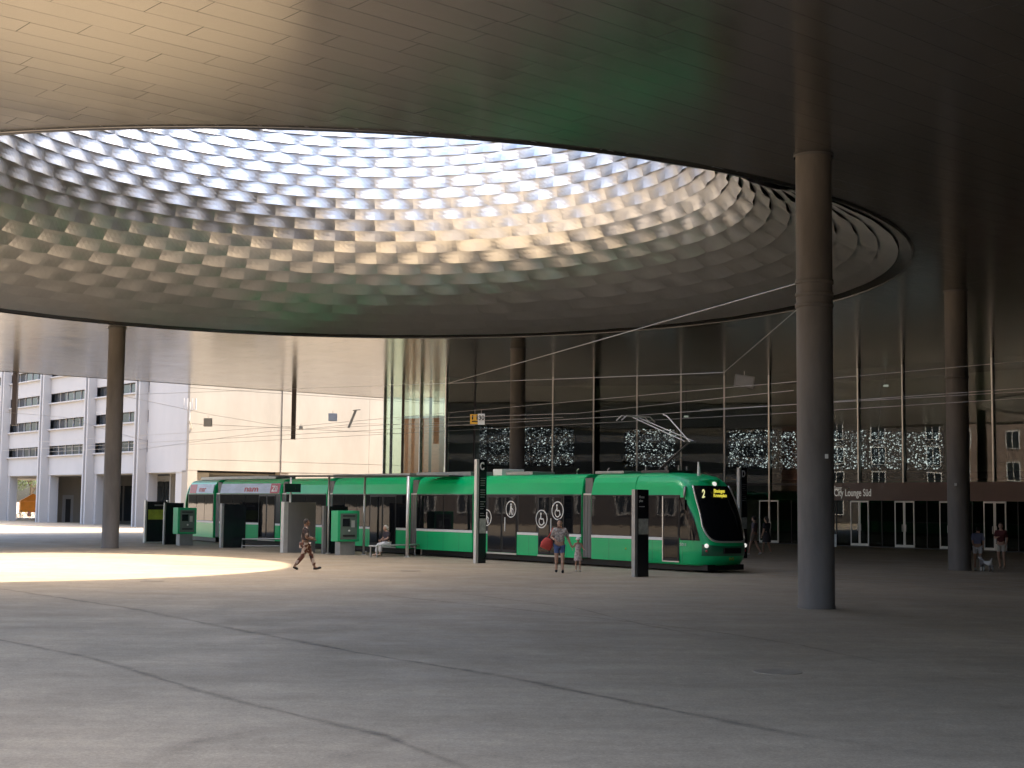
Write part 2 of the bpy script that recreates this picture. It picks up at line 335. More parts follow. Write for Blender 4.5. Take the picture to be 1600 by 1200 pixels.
wallring('upper_wall', BLK, 11.4, 27.5, M['greymetal'], hall)
plate('hall_roof', BLK, 11.6, 27.5, M['greymetal'], hall)
from_pd('unseen_end_wall', [(11.2,-14.1,0),(95,-45.1,0),(95,-45.1,CEIL),(11.2,-14.1,CEIL)], [(0,1,2,3)], M['dark'], hall)  # unseen dark walls placed to shut out light from the right rear
from_pd('unseen_end_wall', [(95,-45,0),(95,165,0),(95,165,CEIL),(95,-45,CEIL)], [(0,1,2,3)], M['dark'], hall)
PW, PL, GAP = 0.62, 2.5, 0.005
def visible(p, mx=60, my=60):
    c = CR.transposed() @ (Vector(p) - Vector((0, 0, EYE)))
    if c.z > -3: return None
    x = W0/2 + F * c.x / -c.z; y = H0/2 - F * c.y / -c.z
    return (x, y, -c.z) if -mx < x < W0 + mx and -my < y < H0 + my else None
full, cut = [], []
for j in range(-80, 240):
    off = random.uniform(0, PL)
    for k in range(-50, 60):
        cpt = adir * ((j + 0.5) * PW) + bdir * (k * PL + off)
        p = Vector((cpt.x, cpt.y, CEIL))
        if p.y < 12 or p.y > 130 or visible(p, 320, 320) is None: continue
        if adir.dot(p - E1) > -0.32: continue
        rc = math.hypot(p.x - CX, p.y - CY)
        if rc < LIP - 1.4: continue
        (full if rc > LIP + 1.4 else cut).append(p)
full.sort(key=lambda p: (0 if visible(p, 0, 0) else 1, p.length))
rotb = math.atan2(bdir.y, bdir.x)
def panel_bm(bm, M4, hx, hy, t=0.03):
    vs_ = bx(bm, -hx, hx, -hy, hy, 0, t, M4); return vs_
bm = bmesh.new(); panel_bm(bm, Matrix.Identity(4), PL/2 - GAP, PW/2 - GAP)
me = bpy.data.meshes.new('ceiling_panel'); bmesh.ops.recalc_face_normals(bm, faces=bm.faces); bm.to_mesh(me); bm.free(); me.materials.append(M['soffit'])
def tilt(): return random.gauss(0, 0.0011), random.gauss(0, 0.0007)
for p in full[:300]:
    o = link('ceiling_panel', me, None, ceiling); o.location = (p.x, p.y, CEIL); a, b_ = tilt(); o.rotation_euler = (a, b_, rotb)
bm = bmesh.new()
for p in full[300:]:
    a, b_ = tilt(); M4 = Matrix.Translation((p.x, p.y, CEIL)) @ Matrix.Rotation(rotb, 4, 'Z') @ Matrix.Rotation(a, 4, 'X') @ Matrix.Rotation(b_, 4, 'Y')
    panel_bm(bm, M4, PL/2 - GAP, PW/2 - GAP)
for p in cut:                                        # panels trimmed to the round opening
    c = Vector((p.x - CX, p.y - CY, 0)); u0 = bdir.dot(c); v0 = adir.dot(c); NS = 24
    for s in range(NS):
        ua = u0 - PL/2 + GAP + (PL - 2*GAP) * s / NS; ub = u0 - PL/2 + GAP + (PL - 2*GAP) * (s+1) / NS
        lo, hi = v0 - PW/2 + GAP, v0 + PW/2 - GAP
        ha = math.sqrt(max(0, LIP**2 - ua**2)); hb = math.sqrt(max(0, LIP**2 - ub**2))
        if v0 > 0: la, lb, xa, xb = max(lo, ha), max(lo, hb), hi, hi
        else: la, lb, xa, xb = lo, lo, min(hi, -ha), min(hi, -hb)
        if xa - la <= 1e-4 and xb - lb <= 1e-4: continue
        xa = max(xa, la); xb = max(xb, lb)
        q = [Vector((CX, CY, CEIL)) + bdir*uu + adir*vv for uu, vv in ((ua, la), (ub, lb), (ub, xb), (ua, xa))]
        try: bm.faces.new([bm.verts.new(x) for x in q])
        except ValueError: pass
rest = from_bm('far_ceiling_panels', bm, M['soffit'], ceiling); tag(rest, kind='stuff')

# ---- funnel: scales of bent aluminium sheet round the opening
PROF = [(19.9,10.46),(19.2,10.72),(18.4,11.04),(17.4,11.47),(16.3,12.0),(15.2,12.65),(14.25,13.45),(13.5,14.4),(12.95,15.7),(12.6,17.3),(12.3,19.5),(12.0,23),(11.7,27.5)]
def spline(P, n=30):
    out = []
    for i in range(len(P)-1):
        p0, p1, p2, p3 = P[max(i-1,0)], P[i], P[i+1], P[min(i+2, len(P)-1)]
        for k in range(n):
            t = k / n; out.append(tuple(0.5*((2*p1[c]) + (-p0[c]+p2[c])*t + (2*p0[c]-5*p1[c]+4*p2[c]-p3[c])*t*t + (-p0[c]+3*p1[c]-3*p2[c]+p3[c])*t**3) for c in (0,1)))
    return out + [P[-1]]
SP = spline(PROF)
def ypx(r, z): return visible((CX, CY + r, z), 9e9, 9e9)[1]
ys = [521, 511, 500, 488, 473, 457, 441, 425, 409, 392, 375, 358, 342, 325, 308, 292, 275, 260, 244, 229, 213, 197, 181, 165, 149]
rows = [0]
for y in ys:
    i = min(range(len(SP)), key=lambda i: abs(ypx(*SP[i]) - y)); rows.append(i)
while True:                                          # above the part one can see the rows go on at the same pitch
    i = rows[-1]; L_ = 0
    while i < len(SP)-1 and L_ < 0.62: L_ += math.hypot(SP[i+1][0]-SP[i][0], SP[i+1][1]-SP[i][1]); i += 1
    rows.append(i)
    if i >= len(SP)-1: break
funnel = empty('skylight_funnel', (CX, CY, CEIL))
tag(funnel, 'round skylight funnel of woven aluminium scales over the plaza', 'skylight')
NC = 46; DA = 2*math.pi/NC; SEG = 8; AMP = 0.18
def nrm(i):
    a, b_ = SP[max(i-2,0)], SP[min(i+2, len(SP)-1)]; dr, dz = b_[0]-a[0], b_[1]-a[1]; l = math.hypot(dr, dz); return (-dz/l, dr/l)
def scale_mesh(ib, it, k):
    (r0, z0), (r1, z1) = SP[ib], SP[it]; n0, n1 = nrm(ib), nrm(it); L_ = math.hypot(r1-r0, z1-z0); v = []; f = []
    amp = AMP * (0.6 + 0.4*abs(n0[0])**1.2) * min(1.0, k / 5)
    ov = 0.05 / max(L_, 0.05)
    for jj in range(4):
        t = jj / 3; tt = -ov + t * (1 + ov)           # 0 = lower edge
        for s in range(SEG+1):
            u = s / SEG; th = (u - 0.5) * DA
            bul = 0.015 + (amp * (1 - abs(2*u-1)**1.3) + 0.012) * (1 - t)**1.25
            nr, nz = n0[0]*(1-t) + n1[0]*t, n0[1]*(1-t) + n1[1]*t
            r = r0 + (r1-r0)*tt - bul * (0.35 + 0.65*abs(nr)); z = z0 + (z1-z0)*tt + nz * min(0.02 + bul*0.8, 0.13)
            v.append((r*math.cos(th), r*math.sin(th), z - CEIL))
    for jj in range(3):
        for s in range(SEG):
            a = jj*(SEG+1)+s; f.append((a, a+1, a+SEG+2, a+SEG+1))
    return v, f
cand = []; meshes = {}
for ri in range(1, len(rows)-1):
    if rows[ri+1] <= rows[ri]: continue
    v, f = scale_mesh(rows[ri], rows[ri+1], ri); meshes[ri] = (v, f)
    r, z = SP[(rows[ri]+rows[ri+1])//2]
    for c in range(NC):
        a = c * DA + (ri % 2) * DA/2; P = (CX + r*math.cos(a), CY + r*math.sin(a), z); q = visible(P, 0, 0)
        sc_ = 0
        if q and q[1] > 196 + max(0, q[0]-390)*0.13 and math.sin(a) > -0.25:
            sc_ = (r*DA*abs(math.sin(a)) + 0.3) / q[2] * (SP[rows[ri+1]][1]-SP[rows[ri]][1]) / q[2]
        cand.append((sc_, ri, a))
cand.sort(reverse=True); shared = {}
for s_, ri, a in cand[:300]:
    if ri not in shared:
        me = bpy.data.meshes.new('aluminium_scale'); me.from_pydata(*[meshes[ri][0], [], meshes[ri][1]]); me.materials.append(M['alu']); shared[ri] = me
    o = link('aluminium_scale', shared[ri], None, funnel); o.rotation_euler = (0, 0, a)
V, FF = [], []
for s_, ri, a in cand[300:]:
    v, f = meshes[ri]; n = len(V); ca, sa = math.cos(a), math.sin(a)
    V += [(x*ca - y*sa, x*sa + y*ca, z) for x, y, z in v]; FF += [tuple(i+n for i in q) for q in f]
o = from_pd('further_aluminium_scales', V, FF, M['alu'], funnel); tag(o, kind='stuff')
bm = bmesh.new()
lathe(bm, [(r + 0.32 if z > 10.7 else r + 0.14, z + (0.05 if z < 11 else 0)) for r, z in PROF[1:]], 96); bmesh.ops.translate(bm, verts=bm.verts, vec=(0,0,-CEIL))
from_bm('backing_shell', bm, M['liner'], funnel, True)  # shell added behind the scales to stop light leaks and darken gaps
bm = bmesh.new()
lathe(bm, [(LIP+0.03, 10.52), (LIP+0.03, 10.45), (LIP-0.02, 10.445), (LIP-0.06, 10.46)] + [SP[i] for i in range(2, max(rows[1], 3)+4, 3)], 144)
bmesh.ops.translate(bm, verts=bm.verts, vec=(0,0,-CEIL)); from_bm('lip', bm, M['lip'], funnel, True)

# ---- round columns
def column(pt, label, r=0.41, collar=None, dz=0.0):
    o = empty('column', (pt[0], pt[1], 0)); tag(o, label, 'column', None)
    bm = bmesh.new(); lathe(bm, [(r+0.015, 0.0), (r+0.015, 0.05), (r, 0.07), (r, CEIL - 0.02)], 40); from_bm('shaft', bm, M['column'], o, True)
    bm = bmesh.new(); lathe(bm, [(r + 0.05, CEIL - 0.06), (r + 0.05, CEIL + 0.02)], 40); from_bm('head_ring', bm, M['soffit_back'], o, True)
    for z in (collar or []):
        bm = bmesh.new(); lathe(bm, [(r, z-0.05), (r+0.025, z-0.045), (r+0.025, z+0.045), (r, z+0.05)], 40); from_bm('collar', bm, M['column'], o, True)
    return o
pN = G(1275, 952) + Vector((0.1, 0.4, 0)); pL = G(168, 857) + Vector((0, 0.4, 0)); pR = G(1505, 892) + Vector((0, 0.4, 0)); pM = D(807, 800, 75)
cN = column(pN, 'thick dark concrete column in the right foreground with ring collars', 0.415, (6.95, 7.2, 7.5))
cL = column(pL, 'dark column at left between the white car park and ticket machines', 0.395)
cR = column(pR, 'dark column at far right beside the couple with the dog', 0.41, (7.2,))
cM = column((pM.x, pM.y), 'dark column behind the tram in front of the speckled glass hall', 0.40)
box('paper_notice', 0.36, 0.43, -0.16, 0.16, 2.3 - 0.9, 2.3 - 0.62, M['paper'], cN)
for px, nm in ((1291, 713), (1493, 757)):
    par = cN if px < 1400 else cR; dep = (pN.y if px < 1400 else pR.y) - 0.40
    q = D(px, nm, dep + 0.03); box('small_plate', q.x - par.location.x - .035, q.x - par.location.x + .035, q.y - par.location.y - 0.06, q.y - par.location.y, q.z - .05, q.z + .05, M['paper'], par)
# ---- two steel posts hanging from the canopy edge
for (x, yc, yb), lab in (((460, 607, 686), 'brown steel post hanging from the soffit before the cream wall'), ((25, 582, 664), 'brown steel post hanging from the soffit at the left end')):
    q = G(x, yc, CEIL); q2 = D(x, yb, q.y)
    o = empty('hanging_post', (q.x, q.y, CEIL)); tag(o, lab, 'post')
    box('post', -0.15, 0.15, -0.15, 0.15, q2.z - CEIL, 0.03, mat('post_brown', (0.09, 0.065, 0.055), 0.5), o); box('end_plate', -0.18, 0.18, -0.18, 0.18, q2.z - CEIL - 0.03, q2.z - CEIL, M['darkmetal'], o)

# ================================================================== FOYER: curved glass front
NODES = [(600,101), (657,96.5), (697,92.7), (740,92.5), (801,92.1), (863,91.6), (927,91.1), (995,90.6), (1064,90.1), (1132,89.6), (1203,88.8), (1272,86.6), (1344,83.8), (1414,81.3), (1485,79), (1555,77), (1628,75), (1705,73), (1790,70.8)]
FN = [D(x, 780, d) for x, d in NODES]
for p in FN: p.z = 0
fac = empty('glass_front', (FN[9].x, FN[9].y, 0)); fac.location = (0, 0, 0)
tag(fac, 'dark curved glass front of the foyer behind the tram', 'facade')
def quad_slab(name, p, q, z0, z1, t, off, mat_, parent, inset=0.0):   # upright slab between two ground points
    M4, L_ = seg_mat(p, q); bm = bmesh.new(); bx(bm, -t/2 + off, t/2 + off, inset, L_ - inset, z0, z1, M4); return from_bm(name, bm, mat_, parent)
ZF0, ZF1 = 2.70, 3.74
for i in range(len(FN)-1):
    a, b_ = FN[i], FN[i+1]; x = NODES[i][0]
    left = x < 697
    quad_slab('pane', a, b_, ZF1 if x >= 1132 else 0.1, CEIL, 0.02, 0.0, M['clearglass'] if left else M['hallglass'], fac, 0.05)
    if x >= 1272: quad_slab('fascia', a, b_, ZF0, ZF1 - 0.004, 0.24, 0.14, M['fascia'], fac, -0.01)
    elif x >= 1132: quad_slab('lintel', a, b_, ZF1 - 0.12, ZF1 - 0.01, 0.12, 0.02, M['darkmetal'], fac, 0.0); quad_slab('pane', a, b_, ZF0, ZF1 - 0.13, 0.02, 0, M['hallglass'], fac, 0.05)
    if x >= 1132: quad_slab('threshold', a, b_, 0.0, 0.06, 0.16, 0.0, M['darkmetal'], fac, 0.0)
    else: quad_slab('sill', a, b_, 0.0, 0.12, 0.1, 0, M['darkmetal'], fac, 0)
for i, p in enumerate(FN):
    a = FN[max(i-1,0)]; b_ = FN[min(i+1, len(FN)-1)]; t = (b_ - a).normalized()
    o = quad_slab('mullion', p - t*0.045, p + t*0.045, ZF1 if NODES[i][0] >= 1272 else 0.0, CEIL - 0.01, 0.22, 0.05, M['darkmetal'] if NODES[i][0] == 740 else M['mullion'], fac)
    if NODES[i][0] >= 1203:                          # a pair of door leaves on every mullion line
        wl = 0.66; t1 = (FN[min(i+1, len(FN)-1)] - p).normalized() if i < len(FN)-1 else t; t0 = (p - FN[i-1]).normalized()
        for s, tt in ((-1, t0), (1, t1)):
            A_, B_ = (p - tt*wl, p - tt*0.012) if s < 0 else (p + tt*0.012, p + tt*wl)
            bm = bmesh.new(); M4, L_ = seg_mat(A_, B_)
            for x0, x1, z0, z1 in ((0, 0.06, 0.06, ZF0-.02), (L_-0.06, L_, 0.06, ZF0-.02), (0.06, L_-0.06, 0.06, 0.2), (0.06, L_-0.06, ZF0-0.1, ZF0-.02)): bx(bm, -0.03+.06, 0.03+.06, x0, x1, z0, z1, M4)
            dr = from_bm('door', bm, M['doorframe'], fac)
            bm = bmesh.new(); bx(bm, -0.008+.06, 0.008+.06, 0.06, L_-0.06, 0.2, ZF0-0.1, M4); from_bm('door_pane', bm, M['doorglass'], dr)
            bm = bmesh.new(); hx = L_-0.12 if s < 0 else 0.09; bx(bm, 0.1, 0.14, hx, hx+0.03, 0.95, 1.35, M4); from_bm('door_handle', bm, M['lightmetal'], dr)
        if i < len(FN)-1:
            q = FN[i+1]; quad_slab('side_light', p + t1*wl, q - t1*wl, 0.06, ZF0, 0.016, 0.02, M['doorglass'], fac, 0.02)
            mid = (p + q) / 2; quad_slab('side_light_post', mid - t1*.025, mid + t1*.025, 0.06, ZF0, 0.08, 0.02, M['darkmetal'], fac)
# lettering on the fascia
pa, pb = FN[11], FN[12]; tdir = (pb - pa).normalized(); n_out = Vector((tdir.y, -tdir.x, 0))
g0 = D(1309, 770, 85.2); s0 = (Vector((g0.x, g0.y, 0)) - pa).dot(tdir)
base = pa + tdir * s0 + n_out * 0.285
k84 = 85.0 / F
tz = lambda y, x=1330: EYE + (792.6 - y) * k84
text('sign_text', 'Eingang', 0.34, M['lettering'], fac, frame((base.x, base.y, tz(766)), tdir), width=0.56)
t2 = base + tdir * 0.64
text('sign_text', 'Entrance', 0.30, mat('dim_lettering', (.4,.39,.37), .5), fac, frame((t2.x, t2.y, tz(766)), tdir), width=0.56)
text('sign_text', 'City Lounge Süd', 0.60, M['lettering'], fac, frame((base.x, base.y, tz(775.4)), tdir), width=57 * k84 / 0.80, bold=0.006)
bw = empty('brick_reflection_slab', FN[1]); bw.location = (0,0,0); tag(bw, 'orange brick slab added in place of a reflection in the left panes', 'pier')
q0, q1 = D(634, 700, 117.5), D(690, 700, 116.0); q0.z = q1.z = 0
quad_slab('pier', q0, q1, 0, 9.2, .8, 0, M['brickplain'], bw); quad_slab('cap', q0, q1, 9.2, 9.4, 1.0, 0, M['brickd'], bw, -.08)  # added slab imitates a brick building mirrored in the panes
for px, m_ in ((611, 'bluegrey'), (629, 'postbrown'), (672, 'postbrown')):
    q = D(px, 700, 98.9 - (px-611)*.055); box('inner_post', q.x-.09, q.x+.09, q.y-.09, q.y+.09, 0, CEIL - .02, M[m_], fac)
# inside of the foyer
def off_line(pts, d):
    out = []
    for i, p in enumerate(pts):
        t = (pts[min(i+1, len(pts)-1)] - pts[max(i-1,0)]).normalized(); out.append(p + Vector((-t.y, t.x, 0)) * d)
    return out
inn = off_line(FN, 7.0)
v = []; f = []
for i, p in enumerate(inn[2:]): v += [(p.x, p.y, 0), (p.x, p.y, CEIL + 0.03)]; f += [(2*i-2, 2*i, 2*i+1, 2*i-1)] if i else []
from_pd('back_wall', v, f, M['interior'], fac)
e0, e1 = FN[2], inn[2]; quad_slab('end_partition', e0 + (e1-e0)*0.02, e1, 0, CEIL, 0.1, 0, M['interior'], fac)
for d0, z0, z1, mm in ((1.2, 4.0, 4.35, M['dark']),):
    l0, l1 = off_line(FN[2:], d0), off_line(FN[2:], 6.9)
    for i in range(len(l0)-1):
        bm = bmesh.new(); P = [l0[i], l0[i+1], l1[i+1], l1[i]]
        b0 = [bm.verts.new((p.x, p.y, z0)) for p in P]; b1 = [bm.verts.new((p.x, p.y, z1)) for p in P]
        bm.faces.new(b0); bm.faces.new(b1)
        for k in range(4): bm.faces.new((b0[k], b0[(k+1) % 4], b1[(k+1) % 4], b1[k]))
        from_bm('gallery_floor', bm, mm, fac)
for px, py, dep, lab in ((1072, 651, 93.4, 'small lit lamp inside the foyer behind the pantograph'), (1384, 603, 86.5, 'small lit lamp inside the foyer above the entrance')):
    c = D(px, py, dep); lo = empty('foyer_lamp', c); tag(lo, lab, 'lamp', 'small lamps inside the foyer'); box('lamp_head', -.14, .14, -.14, .14, -.05, .07, M['lamp'], lo, .02); bm = bmesh.new(); tube(bm, [(0,0,.06),(0,0,CEIL-c.z)], .015, 6); from_bm('cord', bm, M['darkmetal'], lo)
ins = off_line(FN, 1.6)
def at_px(line, x):                                   # where a plan line crosses the sight line through x
    d = ray(x, 780)
    for a, b_ in zip(line, line[1:]):
        ex, ey = b_.x-a.x, b_.y-a.y; den = d.x*ey - d.y*ex
        if abs(den) < 1e-9: continue
        u = (a.x*d.y - a.y*d.x) / den * 1.0
        if 0 <= u <= 1: return Vector((a.x + ex*u, a.y + ey*u, 0))
    return None
names = ['speckled wall at left, seen beside the column behind the tram', 'short speckled wall behind the pantograph', 'speckled wall between tram nose and foreground column', 'speckled wall above the brown entrance fascia']
for (xa, xb), lab in zip(((692, 897), (975, 1057), (1137, 1296), (1297, 1476)), names):
    n_ = max(1, round((xb - xa) / 70)); P = [at_px(ins, xa + (xb-xa)*k/n_) for k in range(n_+1)]
    o = empty('speckled_wall', P[0]); o.location = (0,0,0); tag(o, lab, 'light wall', 'speckled walls in the foyer')
    dim = xa < 900
    zt = lambda p: EYE + 119.5 * p.y / F; zb = lambda p: EYE + 58.5 * p.y / F
    bm = bmesh.new(); bd = bmesh.new()
    for a, b_ in zip(P, P[1:]):
        z0, z1 = (zb(a)+zb(b_))/2, (zt(a)+zt(b_))/2; M4, L_ = seg_mat(a, b_)
        from_bm('board', (lambda m_: (bx(m_, -0.12, -0.04, 0.0, L_ - 0.03, z0, z1, M4), m_)[1])(bmesh.new()), M['chipboard'], o)
        for _ in range(int(L_ * (z1-z0) * 75)):
            y = random.uniform(0.05, L_-0.1); z = random.uniform(z0+.03, z1-.06); s = random.choice((.02,.03,.035,.05,.065)); h = s * random.uniform(.7, 1.3)
            c = random.uniform(0.0, 0.05); bx(bm if random.random() < (0.42 if not dim else 0.22) else bd, -0.035 + c, -0.02 + c, y, y+s*random.uniform(.7,1.6), z, z+h, M4)
    for m_, mm in ((bm, M['chip']), (bd, M['chip_dim'])):  # small emissive chips scattered over a dark board
        c_ = from_bm('glowing_chips', m_, mm, o); tag(c_, kind='stuff')
# ================================================================== WHITE CAR PARK BUILDING at the left
PC = G(290, 826); PROT = math.atan2(0.63, 0.78)
park = empty('car_park', (PC.x, PC.y, 0), PROT)
tag(park, 'white multi-storey car park with strip windows and paired fins', 'building')
TOPZ = 22.5
PY = [8.4, 19.5, 30.7, 41.9, 53.0]
box('core', 0.9, 34, 1.2, 29.8, 4.62, TOPZ - 0.3, M['parking'], park); box('core', 0.9, 14, 29.8, 62, 4.62, TOPZ - 0.3, M['parking'], park)
SILL = [6.4 + 2.57*k for k in range(6)]
bays = [(7.6 - 0.0, PY[0]-0.7)] + [(a + 0.7, b_ - 0.7) for a, b_ in zip(PY, PY[1:])]
box('corner_wall', 0.0, 0.9, 0.3, 7.7, 4.6, TOPZ, M['white'], park)
box('corner_pier', 0.05, 2.4, 0.9, 2.2, 0.0, 4.6, M['white'], park)
for y in PY:
    for s in (-0.48, 0.24):
        box('fin', -0.75, 0.05, y + s, y + s + 0.26, 0.0, TOPZ + 0.3, M['white'], park)
    box('pier', 0.06, 0.9, y - 0.95, y + 0.7, 0.0, 4.6, M['white'], park)
for y0, y1 in [(a + 0.5, b_ - 0.48) for a, b_ in zip(PY, PY[1:])] + [(7.72, PY[0] - 0.5)]:
    for k, zs in enumerate(SILL):
        zl = 4.6 if k == 0 else SILL[k-1] + 1.05
        box('spandrel', 0.0, 0.22, y0, y1, zl, zs, M['white'], park)
        if y1 - y0 > 3:
            box('ledge', -0.22, 0.26, y0, y1, zs, zs + 0.13, M['white'], park)
            n_ = 6
            for q in range(n_):
                a = y0 + (y1-y0)*q/n_; b_ = y0 + (y1-y0)*(q+1)/n_
                box('window_pane', 0.36, 0.38, a + 0.04, b_ - 0.04, zs + 0.13, zs + 1.05, M['paneglass'], park)
                if q: box('window_post', 0.28, 0.40, a - 0.035, a + 0.035, zs + 0.13, zs + 1.05, M['white'], park)
    box('parapet', 0.0, 0.22, y0, y1, SILL[-1] + 1.05, TOPZ, M['white'], park)
# cream sunlit end wall
zb_ = [4.75, 5.65, 8.55, 11.5, 14.4, 17.3, TOPZ]; xb_ = [0.0, 0.85, 8.65, 9.5, 17.6, 25.8, 34]
for zi in range(len(zb_)-1):
    for xi in range(len(xb_)-1):
        pr = 0.0 if xi not in (0, 2) else -0.10
        box('wall_panel', xb_[xi] + 0.012, xb_[xi+1] - 0.012, pr + random.uniform(0, .012), 0.3, zb_[zi] + 0.014, zb_[zi+1] - 0.014, M['cream'], park)
box('cream_pier', 0.0, 0.85, -0.08, 1.0, 0.0, 4.745, M['cream'], park); box('cream_wall', 8.65, 34, 0.02, 0.9, 0.0, 4.745, M['cream'], park)
box('wall_backing', 0.95, 34, 0.32, 1.15, 4.8, TOPZ - .2, M['cream'], park)
box('recess_wall', 0.95, 8.6, 5.0, 5.2, 0, 4.6, M['greypanel'], park); box('recess_shutter', 3.2, 5.4, 4.9, 4.98, 0, 3.2, M['darkmetal'], park)
box('arcade_ceiling', 0.3, 33, 0.95, 29.8, 4.5, 4.6, M['greypanel'], park); box('arcade_ceiling', 0.3, 14, 29.8, 62, 4.5, 4.6, M['greypanel'], park)
# rooms behind the arcade
box('shop_wall', 5.2, 5.4, 9.2, 19.0, 0, 4.5, M['doorframe'], park)
for k in range(5): box('shop_pane', 5.10, 5.16, 9.4 + k*1.9, 11.1 + k*1.9, 0.3, 4.0, M['paneglass'], park)
box('arcade_wall', 9.0, 9.3, 19.4, 30.2, 0, 4.5, M['cream'], park)
box('arcade_door', 8.9, 8.99, 23.2, 24.5, 0, 3.0, M['cream'], park); box('door_opening', 8.84, 8.89, 23.6, 24.1, 0.1, 2.5, M['dark'], park)
box('arcade_wall', 0.9, 9.0, 31.9, 32.2, 0, 4.5, M['cream'], park); box('doorway', 2.2, 3.3, 31.8, 31.89, 0, 2.7, M['white'], park); box('doorway_gap', 2.5, 3.0, 31.74, 31.79, 0, 2.3, M['dark'], park); box('sign_box', 1.2, 1.7, 31.75, 31.89, 3.1, 3.9, M['dark'], park)
box('shop_wall', 0.9, 5.2, 20.6, 20.8, 0, 4.5, M['greypanel'], park)
for k in range(3): box('shop_pane', 1.1 + k*1.3, 2.2 + k*1.3, 20.52, 20.58, 0.3, 3.6, M['paneglass'], park)
pass; box('wall_vent', 8.92, 8.99, 27.6, 28.6, 3.0, 3.9, M['dark'], park)
nb = empty('notice_board', G(148, 817)); nb.rotation_euler.z = PROT; tag(nb, 'pale blue notice board under the car park arcade', 'board')
box('board', -0.06, 0.06, -0.8, 0.8, 0.7, 1.95, M['bluegrey'], nb)
for k in range(3): box('notice', -0.08, -0.062, -0.7, 0.7, 0.8 + k*0.38, 1.1 + k*0.38, M['adblue'], nb)
for s in (-0.7, 0.7): box('leg', -0.04, 0.04, s - 0.04, s + 0.04, 0, 0.7, M['darkmetal'], nb)
# antennas on the corner
an = empty('antenna_cluster', D(297, 632, 115.4)); tag(an, 'cluster of white antennas on the corner of the cream wall', 'antenna')
bm = bmesh.new(); tube(bm, [(0,0.9,-1.9), (0,0.0,-1.3), (0,0,0.2)], 0.05); from_bm('bracket', bm, M['lightmetal'], an)
for k, x in enumerate((-0.48, -0.2, 0.2, 0.5)):
    bm = bmesh.new(); tube(bm, [(x,-0.1,-0.45), (x,-0.1,0.5)], 0.06); tube(bm, [(x,-0.1,-0.3),(0,0,-0.6)], 0.02, 6); from_bm('antenna', bm, M['white'], an)

# ================================================================== BRICK BUILDING beyond the left opening
br = empty('brick_building', (-96, 20, 0)); tag(br, 'red brick building outside at left, seen as reflections in the tram windows', 'building')
box('wall', -12, 0, -48, 40, 0, 19, M['brick'], br); box('cornice', -12.2, 0.4, -48.2, 40.2, 19, 19.6, M['brickd'], br); box('plinth', -0.1, 0.15, -48, 40, 0, 1.1, M['brickd'], br)
wm = None
for fl in range(4):
    for k in range(18):
        y = -45 + k * 4.9; z = 1.7 + fl * 4.4
        if wm is None:
            bm = bmesh.new(); bx(bm, 0.0, 0.12, -1.0, 1.0, 0.0, 2.6)
            bmesh.ops.recalc_face_normals(bm, faces=bm.faces); wm = bpy.data.meshes.new('window'); bm.to_mesh(wm); bm.free(); wm.materials.append(M['stripe'])
            bm = bmesh.new(); bx(bm, 0.121, 0.13, -0.85, -0.05, 0.12, 2.45); bx(bm, 0.121, 0.13, 0.05, 0.85, 0.12, 2.45); wg = bpy.data.meshes.new('pane'); bm.to_mesh(wg); bm.free(); wg.materials.append(M['paneglass'])
        o = link('window', wm, None, br); o.location = (0.02, y, z); g_ = link('pane', wg, None, o)

rb_ = empty('rear_sky_blocker', (-40, -52, 0)); tag(rb_, 'grey block added unseen behind the camera to keep sky out of reflections', 'building')
box('wall', -70, 48, -10, 0, 0, 17, M['greypanel'], rb_)  # unseen block added so the foyer glass mirrors no bright sky
for fl in range(5): box('window_strip', -68, 46, 0.0, 0.06, 1.2 + fl*3.2, 3.0 + fl*3.2, M['paneglass'], rb_)
th = empty('dark_reflection_house', (-98, 76, 0)); tag(th, 'dark house added unseen at left so the foyer glass mirrors dark', 'building')
box('wall', -10, 0, -14, 18, 0, 15, mat('dark_plaster', (.10, .085, .075), .8, var=.15), th); box('roof', -11, .5, -14.5, 18.5, 15, 15.6, M['darkmetal'], th)  # unseen house added, dark to deepen reflections in the right bays
for fl in range(4):
    for k in range(7): w_ = link('window', wm, None, th); w_.location = (.02, -11.5 + k*4.5, 1.2 + fl*3.5); link('pane', wg, None, w_)
# ================================================================== things seen through the arcade
def tree(px, dep, h, rad, label, seed):
    rnd = random.Random(seed); p = D(px, 800, dep); t = empty('tree', (p.x, p.y, 0)); tag(t, label, 'tree')
    bm = bmesh.new(); tube(bm, [(0,0,0), (0.1,0.05,h*.3), (0.0,0.2,h*.55)], [0.28, 0.2, 0.1])
    for k in range(7):
        a = k * 0.9; tube(bm, [(0.1,0.05,h*(.28+.03*k)), (math.cos(a)*rad*.4, math.sin(a)*rad*.4, h*(.5+.04*k)), (math.cos(a)*rad*.75, math.sin(a)*rad*.75, h*(.6+.05*k))], [0.1, 0.06, 0.02], 6)
    from_bm('trunk', bm, M['bark'], t)
    cl = [Vector((rnd.gauss(0,1), rnd.gauss(0,1), rnd.gauss(0,.8))).normalized() * rnd.uniform(.3, 1.0) for _ in range(38)]
    v = []; f = []
    for c in cl:
        cc = Vector((c.x*rad, c.y*rad, h*.62 + c.z*h*.36))
        for _ in range(85):
            q = cc + Vector((rnd.gauss(0,.5), rnd.gauss(0,.5), rnd.gauss(0,.42))); u = Vector((rnd.uniform(-1,1), rnd.uniform(-1,1), rnd.uniform(-.6,.6))).normalized(); w_ = u.cross(Vector((rnd.uniform(-1,1), rnd.uniform(-1,1), 1))).normalized(); s = rnd.uniform(.09,.17); n = len(v)
            v += [q - u*s, q + w_*s*.5, q + u*s, q - w_*s*.5]; f.append((n, n+1, n+2, n+3))
    from_pd('crown', v, f, M['leaf'], t)
